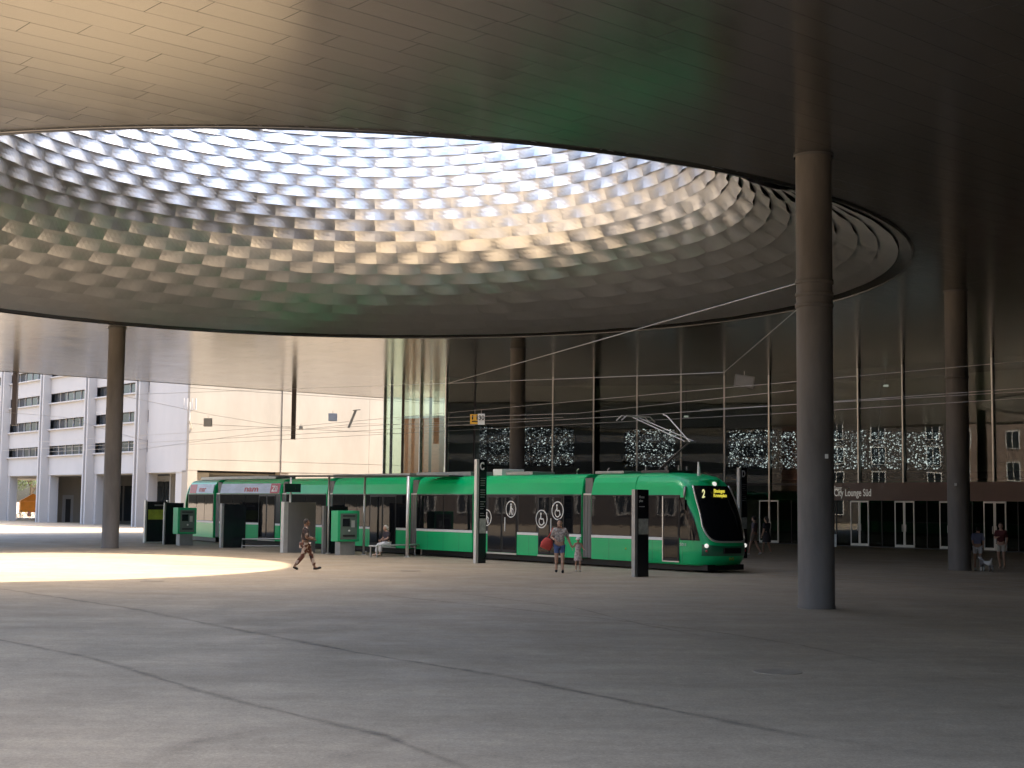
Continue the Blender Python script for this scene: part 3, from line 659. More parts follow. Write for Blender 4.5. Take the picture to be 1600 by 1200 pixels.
tree(46, 186, 10, 4.0, 'green tree behind the orange stall, seen through the arcade', 3)
tree(14, 190, 11, 4.2, 'green tree at the left edge, seen through the arcade', 5)
tree(-26, 186, 10, 4.0, 'green tree cut by the left frame edge behind the arcade', 8)
p = D(51, 800, 168); st = empty('market_stall', (p.x, p.y, 0), 0.4); tag(st, 'orange canvas market stall beyond the arcade', 'stall')
v = [(-1.5,-1.2,2.0),(1.5,-1.2,2.0),(1.5,1.2,2.0),(-1.5,1.2,2.0),(0,0,2.9)]
from_pd('canopy', v, [(0,1,4),(1,2,4),(2,3,4),(3,0,4)], M['orange'], st); box('curtain', -1.45, 1.45, -1.18, -1.14, 0.7, 1.99, M['orange'], st); box('curtain', -1.46, -1.42, -1.1, 1.1, 0.7, 1.99, M['orange'], st)
for x in (-1.4, 1.4):
    for y in (-1.1, 1.1): box('pole', x-.03, x+.03, y-.03, y+.03, 0, 2.0, M['darkmetal'], st)
def bicycle(px, py, rz, label, colm):
    p = G(px, py); o = empty('bicycle', (p.x, p.y, 0), rz); tag(o, label, 'bicycle', 'bicycles parked beyond the arcade')
    for x in (-0.52, 0.52):
        bm = bmesh.new(); tube(bm, [(x + .33*math.cos(a*math.pi/10), 0, .34 + .33*math.sin(a*math.pi/10)) for a in range(21)], 0.022, 6, False)
        for a in range(6): tube(bm, [(x, 0, .34), (x + .32*math.cos(a*math.pi/3), 0, .34 + .32*math.sin(a*math.pi/3))], 0.005, 4, False)
        from_bm('wheel', bm, M['darkmetal'], o)
    bm = bmesh.new()
    for a, b_ in (((-.52,.34),(-.1,.32)), ((-.1,.32),(.38,.8)), ((-.1,.32),(-.22,.85)), ((-.22,.8),(.38,.82)), ((-.52,.34),(-.2,.78)), ((.38,.95),(.52,.34))): tube(bm, [(a[0],0,a[1]), (b_[0],0,b_[1])], 0.022, 6)
    from_bm('frame', bm, colm, o)
    bm = bmesh.new(); tube(bm, [(.34,-.27,1.0), (.38,-.1,1.0), (.38,.1,1.0), (.34,.27,1.0)], 0.016, 6); from_bm('handlebar', bm, M['darkmetal'], o)
    bm = bmesh.new(); ball(bm, (-.23,0,.9), .1, 1.3, .7, .4); from_bm('saddle', bm, M['darkmetal'], o)
bicycle(24, 811, 0.3, 'pale bicycle leftmost in the row beyond the arcade', M['lightmetal'])
bicycle(36, 811, 0.9, 'second bicycle from the left beyond the arcade', M['yellow'])
bicycle(47, 811.5, 0.5, 'red bicycle in front of the orange stall', M['adred'])
bicycle(57, 812, 1.0, 'bicycle nearest the paired fins, right end of the row', M['bluegrey'])

# ================================================================== TRAM
T0, T1 = G(1075, 883, 0.25), G(325, 840.5, 0.25)
td = (T0 - T1); td.z = 0; td.normalize(); trt = Vector((td.y, -td.x, 0))
TORG = T0 - trt * 1.15; TORG.z = 0; TROT = math.atan2(-td.x, td.y)
tram = empty('tram', TORG, TROT); tag(tram, 'long green articulated tram with black windows at the stop', 'tram')
TM = Matrix.Translation(TORG) @ Matrix.Rotation(TROT, 4, 'Z')
def ty(px, lat=1.15):                                 # distance along the tram where its side crosses the sight line at px
    lo, hi = -60.0, 12.0
    for _ in range(50):
        m_ = (lo + hi) / 2
        if visible(TM @ Vector((lat, m_, 1.5)), 9e9, 9e9)[0] < px: lo = m_
        else: hi = m_
    return (lo + hi) / 2
def tz_(px, py, lat=1.15):
    y = ty(px, lat); q = TM @ Vector((lat, y, 1)); return D(px, py, q.y).z
BODY = [(1.15,.28),(1.15,2.62),(1.135,2.72),(1.06,3.12),(0.98,3.30),(0.82,3.41),(0.5,3.46),(0,3.47)]
def section(y0, y1, name='car_section', parent=tram):
    full_ = BODY + [(-x, z) for x, z in BODY[-2::-1]]; bm = bmesh.new()
    A = [bm.verts.new((x, y0, z)) for x, z in full_]; B = [bm.verts.new((x, y1, z)) for x, z in full_]
    n = len(full_)
    for k in range(n): bm.faces.new((A[k], A[(k+1) % n], B[(k+1) % n], B[k]))
    bm.faces.new(A); bm.faces.new(B)
    bmesh.ops.bevel(bm, geom=[e for e in bm.edges if all(v.co.y == e.verts[0].co.y for v in e.verts)], offset=0.03, segments=2, affect='EDGES')
    o = from_bm(name, bm, M['green'], parent)
    return o
def sbox(name, o, y0, y1, z0, z1, x0, x1, m_): return box(name, x0, x1, y0, y1, z0, z1, m_, o)
def dress(o, y0, y1, wins, doors, stripes=True):
    for s in (1, -1): sbox('window_band', o, y0+.02, y1-.02, 1.17, 2.665, s*1.145, s*1.155, M['tramblack'])
    segs = []; ds = sorted(doors); c = y0 + .02
    for a, b_ in ds: segs.append((c, a)); c = b_
    segs.append((c, y1 - .02))
    for a, b_ in segs:
        if b_ - a > .1: sbox('white_stripe', o, a, b_, 1.075, 1.175, 1.148, 1.158, M['stripe'])
    sbox('white_stripe', o, y0+.02, y1-.02, 1.075, 1.175, -1.158, -1.148, M['stripe'])
    for a, b_ in wins: sbox('window', o, a+.025, b_-.025, 1.2, 2.63, 1.15, 1.166, M['tramglass'])
    for a, b_ in ds:
        m_ = (a + b_) / 2
        for p0, p1 in ((a+.02, m_-.012), (m_+.012, b_-.02)):
            d_ = sbox('door', o, p0, p1, .34, 2.62, 1.15, 1.172, M['tramblack']); sbox('door_pane', d_, p0+.05, p1-.05, .46, 2.55, 1.165, 1.178, M['tramglass'])
        sbox('door_step', o, a, b_, .27, .33, 1.14, 1.19, M['silver'])
    k_ = y0 + .9
    while k_ < y1 - .5:
        if not any(a - .1 < k_ < b_ + .1 for a, b_ in ds): sbox('panel_seam', o, k_, k_ + .012, .3, 1.07, 1.149, 1.1515, M['darkgreen'])
        k_ += 1.15
    sbox('roof_gutter', o, y0+.03, y1-.03, 2.655, 2.69, 1.13, 1.163, M['darkgreen'])
J = [ty(x) for x in (916, 744.5, 645, 514, 442, 339)]
H_ = 0.27
secs = [(J[1]+H_, J[0]-H_), (J[2]+H_, J[1]-H_), (J[3]+H_, J[2]-H_), (J[4]+H_, J[3]-H_), (J[5]+H_, J[4]-H_)]
def split(a, b_, n): return [(a + (b_-a)*k/n, a + (b_-a)*(k+1)/n) for k in range(n)]
# second section: two doors with pictograms
s2 = section(*secs[0]); d1, d2 = (ty(762), ty(808)), (ty(841), ty(879))
dress(s2, *secs[0], [(ty(810), ty(839))] + [(ty(881), secs[0][1]-.05)], [d1, d2])
s3 = section(*secs[1]); dress(s3, *secs[1], split(secs[1][0]+.05, secs[1][1]-.05, 2), [])
s4 = section(*secs[2]); dd = (ty(578), ty(619)); dress(s4, *secs[2], split(secs[2][0]+.05, dd[0], 3) + split(dd[1], secs[2][1]-.05, 1), [dd])
s5 = section(*secs[3]); dress(s5, *secs[3], split(secs[3][0]+.05, secs[3][1]-.05, 2), [])
s6 = section(*secs[4]); dd6 = (ty(404), ty(430)); dress(s6, *secs[4], split(secs[4][0]+.05, dd6[0], 3), [dd6])
# pictograms
def picto(o, y, z, r, kind):
    X0 = 1.181; bm = bmesh.new()
    def ring(ra, rb, c=(0,0), a0=0, a1=2*math.pi, n=32):
        vi = []
        for k in range(n+1):
            a = a0 + (a1-a0)*k/n
            vi.append([bm.verts.new((X0, y + c[0] + q*math.cos(a), z + c[1] + q*math.sin(a))) for q in (ra, rb)])
        for k in range(n): bm.faces.new((vi[k][0], vi[k][1], vi[k+1][1], vi[k+1][0]))
    def lin(p, q, w_): bar(bm, (X0, y+p[0], z+p[1]), (X0, y+q[0], z+q[1]), 0.004, w_) if abs(q[0]-p[0]) > 1e-6 else bx(bm, X0-.002, X0+.002, y+p[0]-w_/2, y+p[0]+w_/2, min(z+p[1], z+q[1]), max(z+p[1], z+q[1]))
    ring(r*.88, r)
    if kind == 'wheelchair':
        ring(0.0001, r*.13, (-r*.12, r*.55)); lin((-r*.12, r*.4), (-r*.12, -r*.05), r*.16); lin((-r*.12, -.0), (r*.3, -.0), r*.14); lin((r*.3, 0), (r*.45, -r*.5), r*.14)
        ring(r*.34, r*.46, (-r*.02, -r*.26), math.pi*.62, math.pi*1.9)
    else:
        ring(0.0001, r*.14, (0, r*.55)); lin((0, r*.38), (0, -r*.1), r*.26); lin((-.02, -r*.05), (-r*.25, -r*.7), r*.14); lin((.02, -r*.05), (r*.25, -r*.7), r*.14); lin((r*.05, r*.2), (r*.42, -r*.1), r*.1); lin((r*.42, -r*.1), (r*.42, -r*.7), r*.06)
    from_bm('pictogram', bm, M['stripe'], o)
picto(s2, ty(761) , 1.72, .34, 'person'); picto(s2, ty(799), 2.08, .34, 'person'); picto(s2, ty(847), 1.72, .36, 'wheelchair'); picto(s2, ty(872), 2.05, .36, 'wheelchair')
for y in (ty(790), ty(862)): sbox('handrail', s2, y-.02, y+.02, 1.2, 1.75, 1.18, 1.2, M['stripe'])
for px, o in ((819, s2), (978, None)):
    pass
# joints
for k, j in enumerate(J):
    o = empty('joint', (0, 0, 0), 0, tram)
    bm = bmesh.new()
    for q in range(6):
        y0 = j - H_ + .02 + q * (2*H_-.04)/6; bx(bm, -1.1, 1.1 - 0.015*(q % 2), y0, y0 + (2*H_-.04)/6, .32, 2.64)
    from_bm('bellows', bm, M['bellows'], o); box('upper_bellows', -1.0, 1.02, j - H_ + .06, j + H_ - .06, 2.72, 3.3, M['bellows'], o); box('joint_cap', -1.1, 1.1, j - H_ + .03, j + H_ - .03, 2.645, 2.715, M['lightmetal'], o, .02)
# undercarriage
for a, b_ in [(J[0]-H_, 0.0)] + secs:
    box('undercarriage', -.8, .82, a, b_, 0.05, 0.30, M['tramblack'], tram)
# roof gear
for px0, px1, z1, m_ in ((520, 640, 3.62, 'greymetal'), (650, 735, 3.64, 'greymetal'), (770, 784, 3.72, 'stripe'), (790, 832, 3.60, 'greymetal'), (345, 430, 3.62, 'greymetal'), (930, 975, 3.56, 'greymetal')):
    box('roof_box', -.55, .62, ty(px0, .6), ty(px1, .6), 3.455, z1, M[m_], tram, .02)
for px in (901, 949):
    y = ty(px, .3); bm = bmesh.new(); tube(bm, [(.3, y, 3.45), (.3, y, 3.62), (.3, y+.1, 3.68)], .02, 6); from_bm('roof_antenna', bm, M['lightmetal'], tram)
# front cab: lofted nose
ZT = [.25,.45,.7,.95,1.2,1.6,2.1,2.6,2.95,3.15,3.32,3.42,3.47]
TIP = [.72,.92,1.0,1.0,.95,.84,.64,.40,.22,.05,-.24,-.72,-1.45]
WID = [1.10,1.13,1.15,1.15,1.15,1.15,1.15,1.15,1.10,1.04,.95,.80,.55]
def itp(z, T):
    for i in range(len(ZT)-1):
        if z <= ZT[i+1]: u = max(0, (z-ZT[i])/(ZT[i+1]-ZT[i])); return T[i] + (T[i+1]-T[i])*u
    return T[-1]
NE = 2.7; YB = -2.7
def nose(a, z, off=0.0):                              # a from 0 (camera side) to pi
    tip, w_ = itp(z, TIP), itp(z, WID); ys_ = min(-0.12, tip - 0.85); e = 2/NE
    c, s = math.cos(a), math.sin(a)
    x = w_ * math.copysign(abs(c)**e, c); y = ys_ + (tip - ys_) * abs(s)**e
    return Vector((x + off*c, y + off*s, z))
def build_nose(parent):
    zz = []
    for i in range(len(ZT)-1): zz += [ZT[i] + (ZT[i+1]-ZT[i])*k/3 for k in range(3)]
    zz.append(ZT[-1]); bm = bmesh.new(); R_ = []
    NA = 40
    for z in zz:
        row = [bm.verts.new((itp(z, WID), YB, z))] + [bm.verts.new(nose(math.pi*k/NA, z)) for k in range(NA+1)] + [bm.verts.new((-itp(z, WID), YB, z))]; R_.append(row)
    for a, b_ in zip(R_, R_[1:]):
        for k in range(len(a)-1): bm.faces.new((a[k], a[k+1], b_[k+1], b_[k]))
    bm.faces.new(R_[0]); bm.faces.new(R_[-1])
    o = from_bm('cab_nose', bm, M['green'], parent, True)
    # windscreen
    NW, NV = 28, 16; A0, A1 = math.radians(27), math.radians(153)
    def zlow(u): return 1.06 + 0.55 * abs(2*u-1)**5
    v = []; f = []
    for j in range(NV+1):
        for i in range(NW+1):
            u = i/NW; z = zlow(u) + (3.0 - zlow(u)) * j/NV; nar = (0.12 + .13*(z-1.06)/1.94); a = (A0 + nar) + (A1 - A0 - 2*nar)*u; v.append(nose(a, z, .014))
    for j in range(NV):
        for i in range(NW): q = j*(NW+1)+i; f.append((q, q+1, q+NW+2, q+NW+1))
    from_pd('windscreen', v, f, M['tramglass'], o, True)
    path = [v[j*(NW+1)] for j in range(NV, -1, -1)] + [v[i] for i in range(1, NW+1)] + [v[j*(NW+1)+NW] for j in range(1, NV+1)]
    bm = bmesh.new(); tube(bm, path, .035, 8); from_bm('windscreen_trim', bm, M['silver'], o, True)
    # dark mask round the lamps
    v = []; f = []; NW = 20
    for j in range(5):
        for i in range(NW+1):
            u = i/NW; a = math.radians(30) + math.radians(120)*u; zt = .98 - .06*math.sin(math.pi*u); v.append(nose(a, .58 + (zt - .58)*j/4, .01))
    for j in range(4):
        for i in range(NW): q = j*(NW+1)+i; f.append((q, q+1, q+NW+2, q+NW+1))
    from_pd('lamp_mask', v, f, M['darkgreen'], o, True)
    for a in (math.radians(40), math.radians(140)):
        q = nose(a, .93, .015); bm = bmesh.new(); ball(bm, q, .075, 1, 1, 1); from_bm('headlight', bm, M['lamp'], o, True)
        q = nose(a, .75, .01); bm = bmesh.new(); ball(bm, q, .045); from_bm('tail_light', bm, M['adred'], o, True)
    yc = itp(.75, TIP); box('coupler_cover', -.42, .42, yc - .1, yc + .03, .66, .86, M['tramblack'], o, .02)
    q = nose(math.pi/2, 3.06, .0); bm = bmesh.new(); ball(bm, (q.x, q.y + .02, q.z), .085); from_bm('top_lamp', bm, M['lamp'], o, True)
    box('bumper_skirt', -.9, .9, -.4, itp(.3, TIP) - .08, .08, .27, M['tramblack'], o)
    bm = bmesh.new(); ball(bm, (0, -.3, 3.18), .9, .62, .55, .12); from_bm('roof_cowl', bm, M['green'], o, True)
    for s in (1, -1):                                 # camera arms
        p0 = nose(math.radians(22 if s > 0 else 158), 2.95, .0)
        bm = bmesh.new(); tube(bm, [p0, p0 + Vector((s*.10, .06, -.05)), p0 + Vector((s*.16, .10, -.28)), p0 + Vector((s*.13, .08, -.48))], [.035,.05,.05,.02], 8); from_bm('mirror_arm', bm, M['greymetal'], o, True)
        bm = bmesh.new(); bx(bm, -.05, .05, -.05, .05, -.35, 0, Matrix.Translation(p0 + Vector((s*.13, .08, -.45)))); from_bm('mirror', bm, M['tramblack'], o)
    # destination display
    yv = itp(2.78, TIP)
    fr = lambda x, y, z: Matrix(((-1,0,0,x),(0,0,1,y),(0,1,0,z),(0,0,0,1)))
    text('display_text', '2', .40, M['ledwhite'], o, fr(.80, nose(math.radians(55), 2.62).y + .06, 2.58), bold=.012, width=.15)
    text('display_text', 'Binningen', .18, M['led'], o, fr(.28, yv + .08, 2.76), bold=.004, width=.54)
    text('display_text', 'Kronenplatz', .16, M['led'], o, fr(.34, yv + .13, 2.61), bold=.004, width=.66)
    text('logo_text', 'BVB', .16, M['poster'], o, fr(.12, itp(.45, TIP) + .035, .42), width=.24)
    return o
cab = empty('front_cab', (0,0,0), 0, tram)
fy0 = J[0] + H_
cb = section(fy0, YB + .001, 'cab_body', cab)
nz = build_nose(cab)
# dress the cab side
for s in (1, -1): sbox('window_band', cab, fy0+.02, ty(1062)+.02, 1.17, 2.665, s*1.145, s*1.155, M['tramblack'])
dc = (ty(1036), ty(1062))
for a, b_ in split(fy0+.05, ty(986), 1) + [(ty(986), ty(1012)), (ty(1012), dc[0])]: sbox('window', cab, a+.02, b_-.02, 1.2, 2.63, 1.15, 1.166, M['tramglass'])
sbox('white_stripe', cab, fy0+.02, dc[0], 1.075, 1.175, 1.148, 1.158, M['stripe'])
d_ = sbox('cab_door', cab, dc[0]+.02, dc[1]-.02, .36, 2.62, 1.15, 1.172, M['tramblack']); sbox('cab_door_pane', cab, dc[0]+.07, dc[1]-.07, 1.2, 2.55, 1.172, 1.178, M['tramglass']); sbox('cab_door_pane', cab, dc[0]+.07, dc[1]-.07, .46, 1.12, 1.172, 1.178, M['tramglass']); sbox('door_step', cab, dc[0], dc[1], .33, .37, 1.14, 1.2, M['silver']); sbox('door_post', cab, dc[0]-.02, dc[0]+.02, .36, 2.62, 1.15, 1.18, M['silver'])
bm = bmesh.new(); G_ = []
for q in range(9):                                    # side window that follows the curve of the nose
    z = 1.10 + 1.48*q/8; am = math.radians(27 - 16*q/8); t_ = .0 if q < 4 else (q-4)*.02
    G_.append([bm.verts.new((1.168, dc[1]+.03, z))] + [bm.verts.new(nose(am*k/8, z, .016)) for k in range(9)])
for u_, w_ in zip(G_, G_[1:]):
    for k in range(9): bm.faces.new((u_[k], u_[k+1], w_[k+1], w_[k]))
from_bm('cab_window', bm, M['tramglass'], cab)
text('fleet_number', '5011', .15, M['stripe'], cab, Matrix(((0,0,1,1.16),(1,0,0,-.40),(0,1,0,.90),(0,0,0,1))), width=.30)
bm = bmesh.new(); ball(bm, (1.152, ty(978), .72), .035); from_bm('side_marker', bm, M['poster'], cab)
for k_ in (fy0 + 1.0, fy0 + 2.2, fy0 + 3.3, dc[1] + .12): sbox('panel_seam', cab, k_, k_ + .012, .3, 1.07, 1.149, 1.1515, M['darkgreen'])
# pantograph
pg = empty('pantograph', (0, 0, 0), 0, tram)
def tl(px, py, lat=0.0): return Vector((lat, ty(px, lat), tz_(px, py, lat)))
base_, elb, head = tl(1031, 737), tl(1078, 690), tl(993, 650)
base_.z = 3.62
bm = bmesh.new(); tube(bm, [base_, elb], [.05, .035], 8); from_bm('lower_arm', bm, M['darkmetal'], pg)
bm = bmesh.new()
for s in (-.16, .16): tube(bm, [elb + Vector((s*1.6, 0, 0)), head + Vector((s, 0, -.06))], .02, 6)
tube(bm, [elb + Vector((-.3, 0, 0)), elb + Vector((.3, 0, 0))], .03, 6); from_bm('upper_arm', bm, M['greymetal'], pg)
bm = bmesh.new()
for dy in (-.14, .14): tube(bm, [head + Vector((-.85, dy, -.2)), head + Vector((-.6, dy, -.02)), head + Vector((.6, dy, -.02)), head + Vector((.85, dy, -.2))], .022, 6)
from_bm('contact_strip', bm, M['lightmetal'], pg)
bm = bmesh.new(); tube(bm, [elb + Vector((.1,.1,-.02)), tl(1042, 650) , tl(1036, 648)], .025, 6); from_bm('guide_rod', bm, M['greymetal'], pg)
box('pantograph_base', -.6, .6, base_.y - .35, ty(1064, 0), 3.47, 3.56, M['darkmetal'], pg)
for y in (base_.y - .2, base_.y + .9, base_.y + 1.5):
    for x in (-.5, .5):
        bm = bmesh.new(); tube(bm, [(x, y, 3.55), (x, y, 3.72)], .05, 8); from_bm('insulator', bm, M['bellows'], pg)
y = ty(1092, 0.2); bm = bmesh.new(); tube(bm, [(.2, y, 3.3), (.2, y, 3.62), (.2, y-.02, 3.84)], [.07, .05, .03], 8); from_bm('radio_antenna', bm, M['stripe'], tram)
# rear cab, turned a little into the curve
rc = empty('rear_cab', (0, J[5] - H_, 0), math.radians(-9), tram)
LR = 5.9
section(-LR + 1.0, 0, 'cab_body', rc)
bm = bmesh.new(); R_ = []
for z in ZT:
    R_.append([bm.verts.new((x, -LR + 1.0 + (1.6 if False else 0) - (y + .75)*.9 - .0, zz)) for x, y, zz in [nose(math.pi*k/20, z) for k in range(21)]])
for a, b_ in zip(R_, R_[1:]):
    for k in range(20): bm.faces.new((a[k], a[k+1], b_[k+1], b_[k]))
from_bm('cab_nose', bm, M['green'], rc, True)
for s in (1, -1): box('window_band', s*1.145, s*1.155, -LR+1.0, -.03, 1.17, 2.665, M['tramblack'], rc)
for a, b_ in split(-LR+1.1, -.1, 3): box('window', 1.15, 1.166, a+.03, b_-.03, 1.2, 2.63, M['tramglass'], rc)
box('white_stripe', 1.148, 1.158, -LR+1.0, -.03, 1.075, 1.175, M['stripe'], rc); box('undercarriage', -.98, 1.0, -LR+.6, 0, .05, .3, M['tramblack'], rc); box('roof_box', -.6, .6, -LR+1.6, -.4, 3.455, 3.62, M['greymetal'], rc, .02)
# advert boards along the roof edge of the two rearmost sections
def advert(o, y0, y1, reds, words):
    M4 = Matrix(((0,0,1,0),(1,0,0,0),(0,1,0,0),(0,0,0,1)))
    bm = bmesh.new(); P = [(1.165, 2.70), (1.075, 3.20), (1.095, 3.21), (1.185, 2.70)]
    a = [bm.verts.new((x, y0, z)) for x, z in P]; b_ = [bm.verts.new((x, y1, z)) for x, z in P]
    for k in range(4): bm.faces.new((a[k], a[(k+1)%4], b_[(k+1)%4], b_[k]))
    bm.faces.new(a); bm.faces.new(b_); from_bm('advert_board', bm, M['adblue'], o)
    for r0, r1 in reds:
        bm = bmesh.new(); bx(bm, 0, .006, r0, r1, 0, .51, Matrix.Translation((1.187, 0, 2.70)) @ Matrix.Rotation(-math.atan2(.09, .51), 4, 'Y')); from_bm('advert_field', bm, M['adred'], o)
    for s, yy, wd, m_ in words:
        text('advert_text', s, .42, m_, o, Matrix(((0,-.174,.985,1.178),(1,0,0,yy),(0,.985,.174,2.80),(0,0,0,1))), depth=.006, width=wd, bold=.01)
advert(s6, secs[4][0]+.12, secs[4][1]-.12, [(secs[4][1]-1.1, secs[4][1]-.14)], [('nam', secs[4][0] + (secs[4][1]-secs[4][0])*.42, 1.5, M['adred']), ('Zü', secs[4][1]-.95, .6, M['stripe'])])
advert(rc, -LR+1.3, -.12, [(-LR+1.3, -LR+2.6)], [('mar', -LR+3.1, 1.3, M['adred'])])
# rails
for k, off in enumerate((0.0, -3.3)):
    for s in (-.5, .5):
        a = TM @ Vector((off + s, -60, 0)); b_ = TM @ Vector((off + s, 45, 0)); o = strip('tram_rail', [a, b_], .07, .004, M['rail'], ground)
# ================================================================== TRAM STOP FURNITURE (faces look along the track)
FRT = lambda x, y, z: Matrix(((-1,0,0,x),(0,0,1,y),(0,1,0,z),(0,0,0,1)))
def spot(px, py, name, label, cat, group=None, rz=TROT):
    p = G(px, py); o = empty(name, (p.x, p.y, 0), rz); return tag(o, label, cat, group)
o = spot(243, 848, 'poster_board', 'black poster board with pale frame and yellow green poster', 'board')
box('board', -.62, .62, -.07, .07, .06, 2.22, M['black'], o, .01); box('poster', -.5, .5, .072, .08, 1.25, 1.78, M['poster'], o); box('heading', -.5, .15, .072, .08, 1.98, 2.06, M['greymetal'], o)
for s in (-1, 1): box('frame_post', s*.63 - .05, s*.63 + .05, -.1, .1, 0, 2.28, M['lightmetal'], o)
box('base_rail', -.58, .58, -.08, .08, 0, .06, M['lightmetal'], o)
def ticket(px, py, label, k=1.0):
    o = spot(px, py, 'ticket_machine', label, 'ticket machine', 'green ticket machines at the tram stop'); w_ = .52*k
    box('pedestal', -.36*k, .36*k, -.22, .2, 0, .58, M['greymetal'], o); box('housing', -w_, w_, -.32, .26, .58, 1.92, M['ticket'], o, .03)
    fp = box('front_panel', -.40*k, .40*k, .262, .275, .68, 1.80, M['ticketgrey'], o)
    box('screen', -.05, .30*k, .277, .285, 1.24, 1.58, M['black'], fp); box('slot', -.28*k, -.12, .277, .29, 1.2, 1.5, M['lightmetal'], fp); box('card_reader', -.3*k, .28*k, .277, .287, .80, .88, M['darkmetal'], fp); bm = bmesh.new(); ball(bm, (-.02, .28, 1.05), .05); from_bm('button', bm, M['lightmetal'], fp); box('heading', -.3*k, .3*k, .277, .284, 1.66, 1.73, M['darkmetal'], fp)
    return o
o = spot(274, 851, 'panel_wall', 'black panel left of the farther green ticket machine', 'panel'); box('panel', -.5, .5, -.3, -.2, 0, 2.16, M['black'], o); box('edge_post', .5, .58, -.32, -.18, 0, 2.16, M['greymetal'], o)
ticket(288, 852, 'farther green ticket machine, beside the poster board')
o = spot(364, 856, 'panel_wall', 'plain black panel wall in front of the rear advert tram section', 'panel'); box('panel', -.62, .58, -.08, .08, 0, 2.14, M['black'], o); box('edge_post', .58, .70, -.1, .1, 0, 2.16, M['greymetal'], o)
o = spot(468, 863, 'panel_wall', 'grey concrete panel wall behind the woman in patterned trousers', 'panel'); box('panel', -.74, .70, -.12, .12, 0, 2.26, M['greypanel'], o, .01); box('edge_post', .70, .92, -.14, .14, 0, 2.28, M['lightmetal'], o)
o = spot(527, 865, 'panel_wall', 'black panel behind the nearer green ticket machine', 'panel'); box('panel', -.62, .50, -.3, -.18, 0, 2.1, M['black'], o); box('edge_post', .50, .64, -.32, -.16, 0, 2.12, M['greypanel'], o)
ticket(539, 867, 'nearer bright green ticket machine, left of the shelter posts', 1.05)
def pylon(px, py, w_, h, label, letter, maph, lines):
    o = spot(px, py, 'info_pylon', label, 'info pylon'); box('panel', -w_/2, w_/2, -.09, .09, 0, h, M['black'], o, .012); box('side_post', w_/2, w_/2 + .11, -.09, .07, 0, h, M['lightmetal'] if letter else M['greymetal'], o)
    if letter: text('letter', letter, .40, M['stripe'], o, FRT(.16, .093, h - .40), width=.2, bold=.012)
    box('timetable', -w_/2 + .03, w_/2 - .03, .092, .10, maph[0], maph[1], M['map'], o); z = h - .75
    for k in range(lines):
        if k % 5 == 4: continue
        box('text_line', w_/2 - .06 - random.uniform(.15, w_-.12), w_/2 - .06, .092, .097, z - k*.09, z - k*.09 + .03, M['greymetal'], o)
    return o
pylon(751, 880, .36, 4.0, 'tall black pylon with letter C in front of the tram', 'C', (1.15, 1.72), 17)
pylon(1161, 872, .36, 4.0, 'tall black pylon with letter D right of the tram nose', 'D', (1.3, 1.8), 9)
o = pylon(1002, 901, .48, 2.8, 'wide black pylon without letter before the front cab', None, (1.36, 1.86), 0)
text('pylon_text', 'Messe', .12, M['paper'], o, FRT(.19, .093, 2.52), width=.22); text('pylon_text', 'platz', .12, M['paper'], o, FRT(.19, .093, 2.40), width=.16); box('text_line', -.05, .19, .092, .097, 2.24, 2.26, M['paper'], o)
# shelter: slim posts and a thin roof
sh = empty('tram_shelter', G(636, 871)); sh.location = (0,0,0); tag(sh, 'slim tram shelter with pale posts and a thin flat roof', 'shelter')
PP = [(452, 861), (512, 865), (568, 866.5), (573, 862), (636, 871), (705, 868)]
for px in PP:
    p = G(*px); bm = bmesh.new(); tube(bm, [(p.x, p.y, 0), (p.x, p.y, 3.42)], .05 if px[0] != 636 else .07, 10); from_bm('post', bm, M['lightmetal'], sh, True)
    bm = bmesh.new(); lathe(bm, [(.12,0),(.12,.03),(.06,.04)], 12, (p.x, p.y)); from_bm('foot', bm, M['lightmetal'], sh)
ra, rb = G(445, 862), G(725, 871); M4, L_ = seg_mat(ra, rb); bm = bmesh.new(); bx(bm, -.2, 1.3, 0, L_, 3.42, 3.47, M4); from_bm('roof', bm, M['darkmetal'], sh)
q = G(452, 861); bm = bmesh.new(); bx(bm, -.42, .42, .05, .2, 2.72, 3.12, Matrix.Translation((q.x, q.y, 0)) @ Matrix.Rotation(TROT, 4, 'Z')); from_bm('departure_display', bm, M['black'], sh)
# bench and low rail
A, B = G(588, 871), G(661, 868); M4, L_ = seg_mat(A, B)
be = empty('bench', A); be.rotation_euler.z = math.atan2(-(B-A).x, (B-A).y); tag(be, 'slim metal bench under the shelter where a woman sits', 'bench')
box('seat', -.42, .02, 0, L_, .46, .50, M['lightmetal'], be, .01)
for y in (.04, L_-.12):
    for x in (-.36, -.02): box('leg', x-.025, x+.025, y, y+.05, 0, .46, M['greymetal'], be)
A, B = G(378, 856.5), G(441, 857); rl = empty('low_rail', A); rl.rotation_euler.z = math.atan2(-(B-A).x, (B-A).y); L_ = (B-A).length; tag(rl, 'low grey tube rail between black and grey panel walls', 'rail')
bm = bmesh.new(); tube(bm, [(0,0,0),(0,0,.44),(0,L_,.47),(0,L_,0)], .035, 8); from_bm('frame', bm, M['greymetal'], rl); bm = bmesh.new(); tube(bm, [(0,0,.12),(0,L_,.12)], .025, 8); from_bm('lower_tube', bm, M['greymetal'], rl)

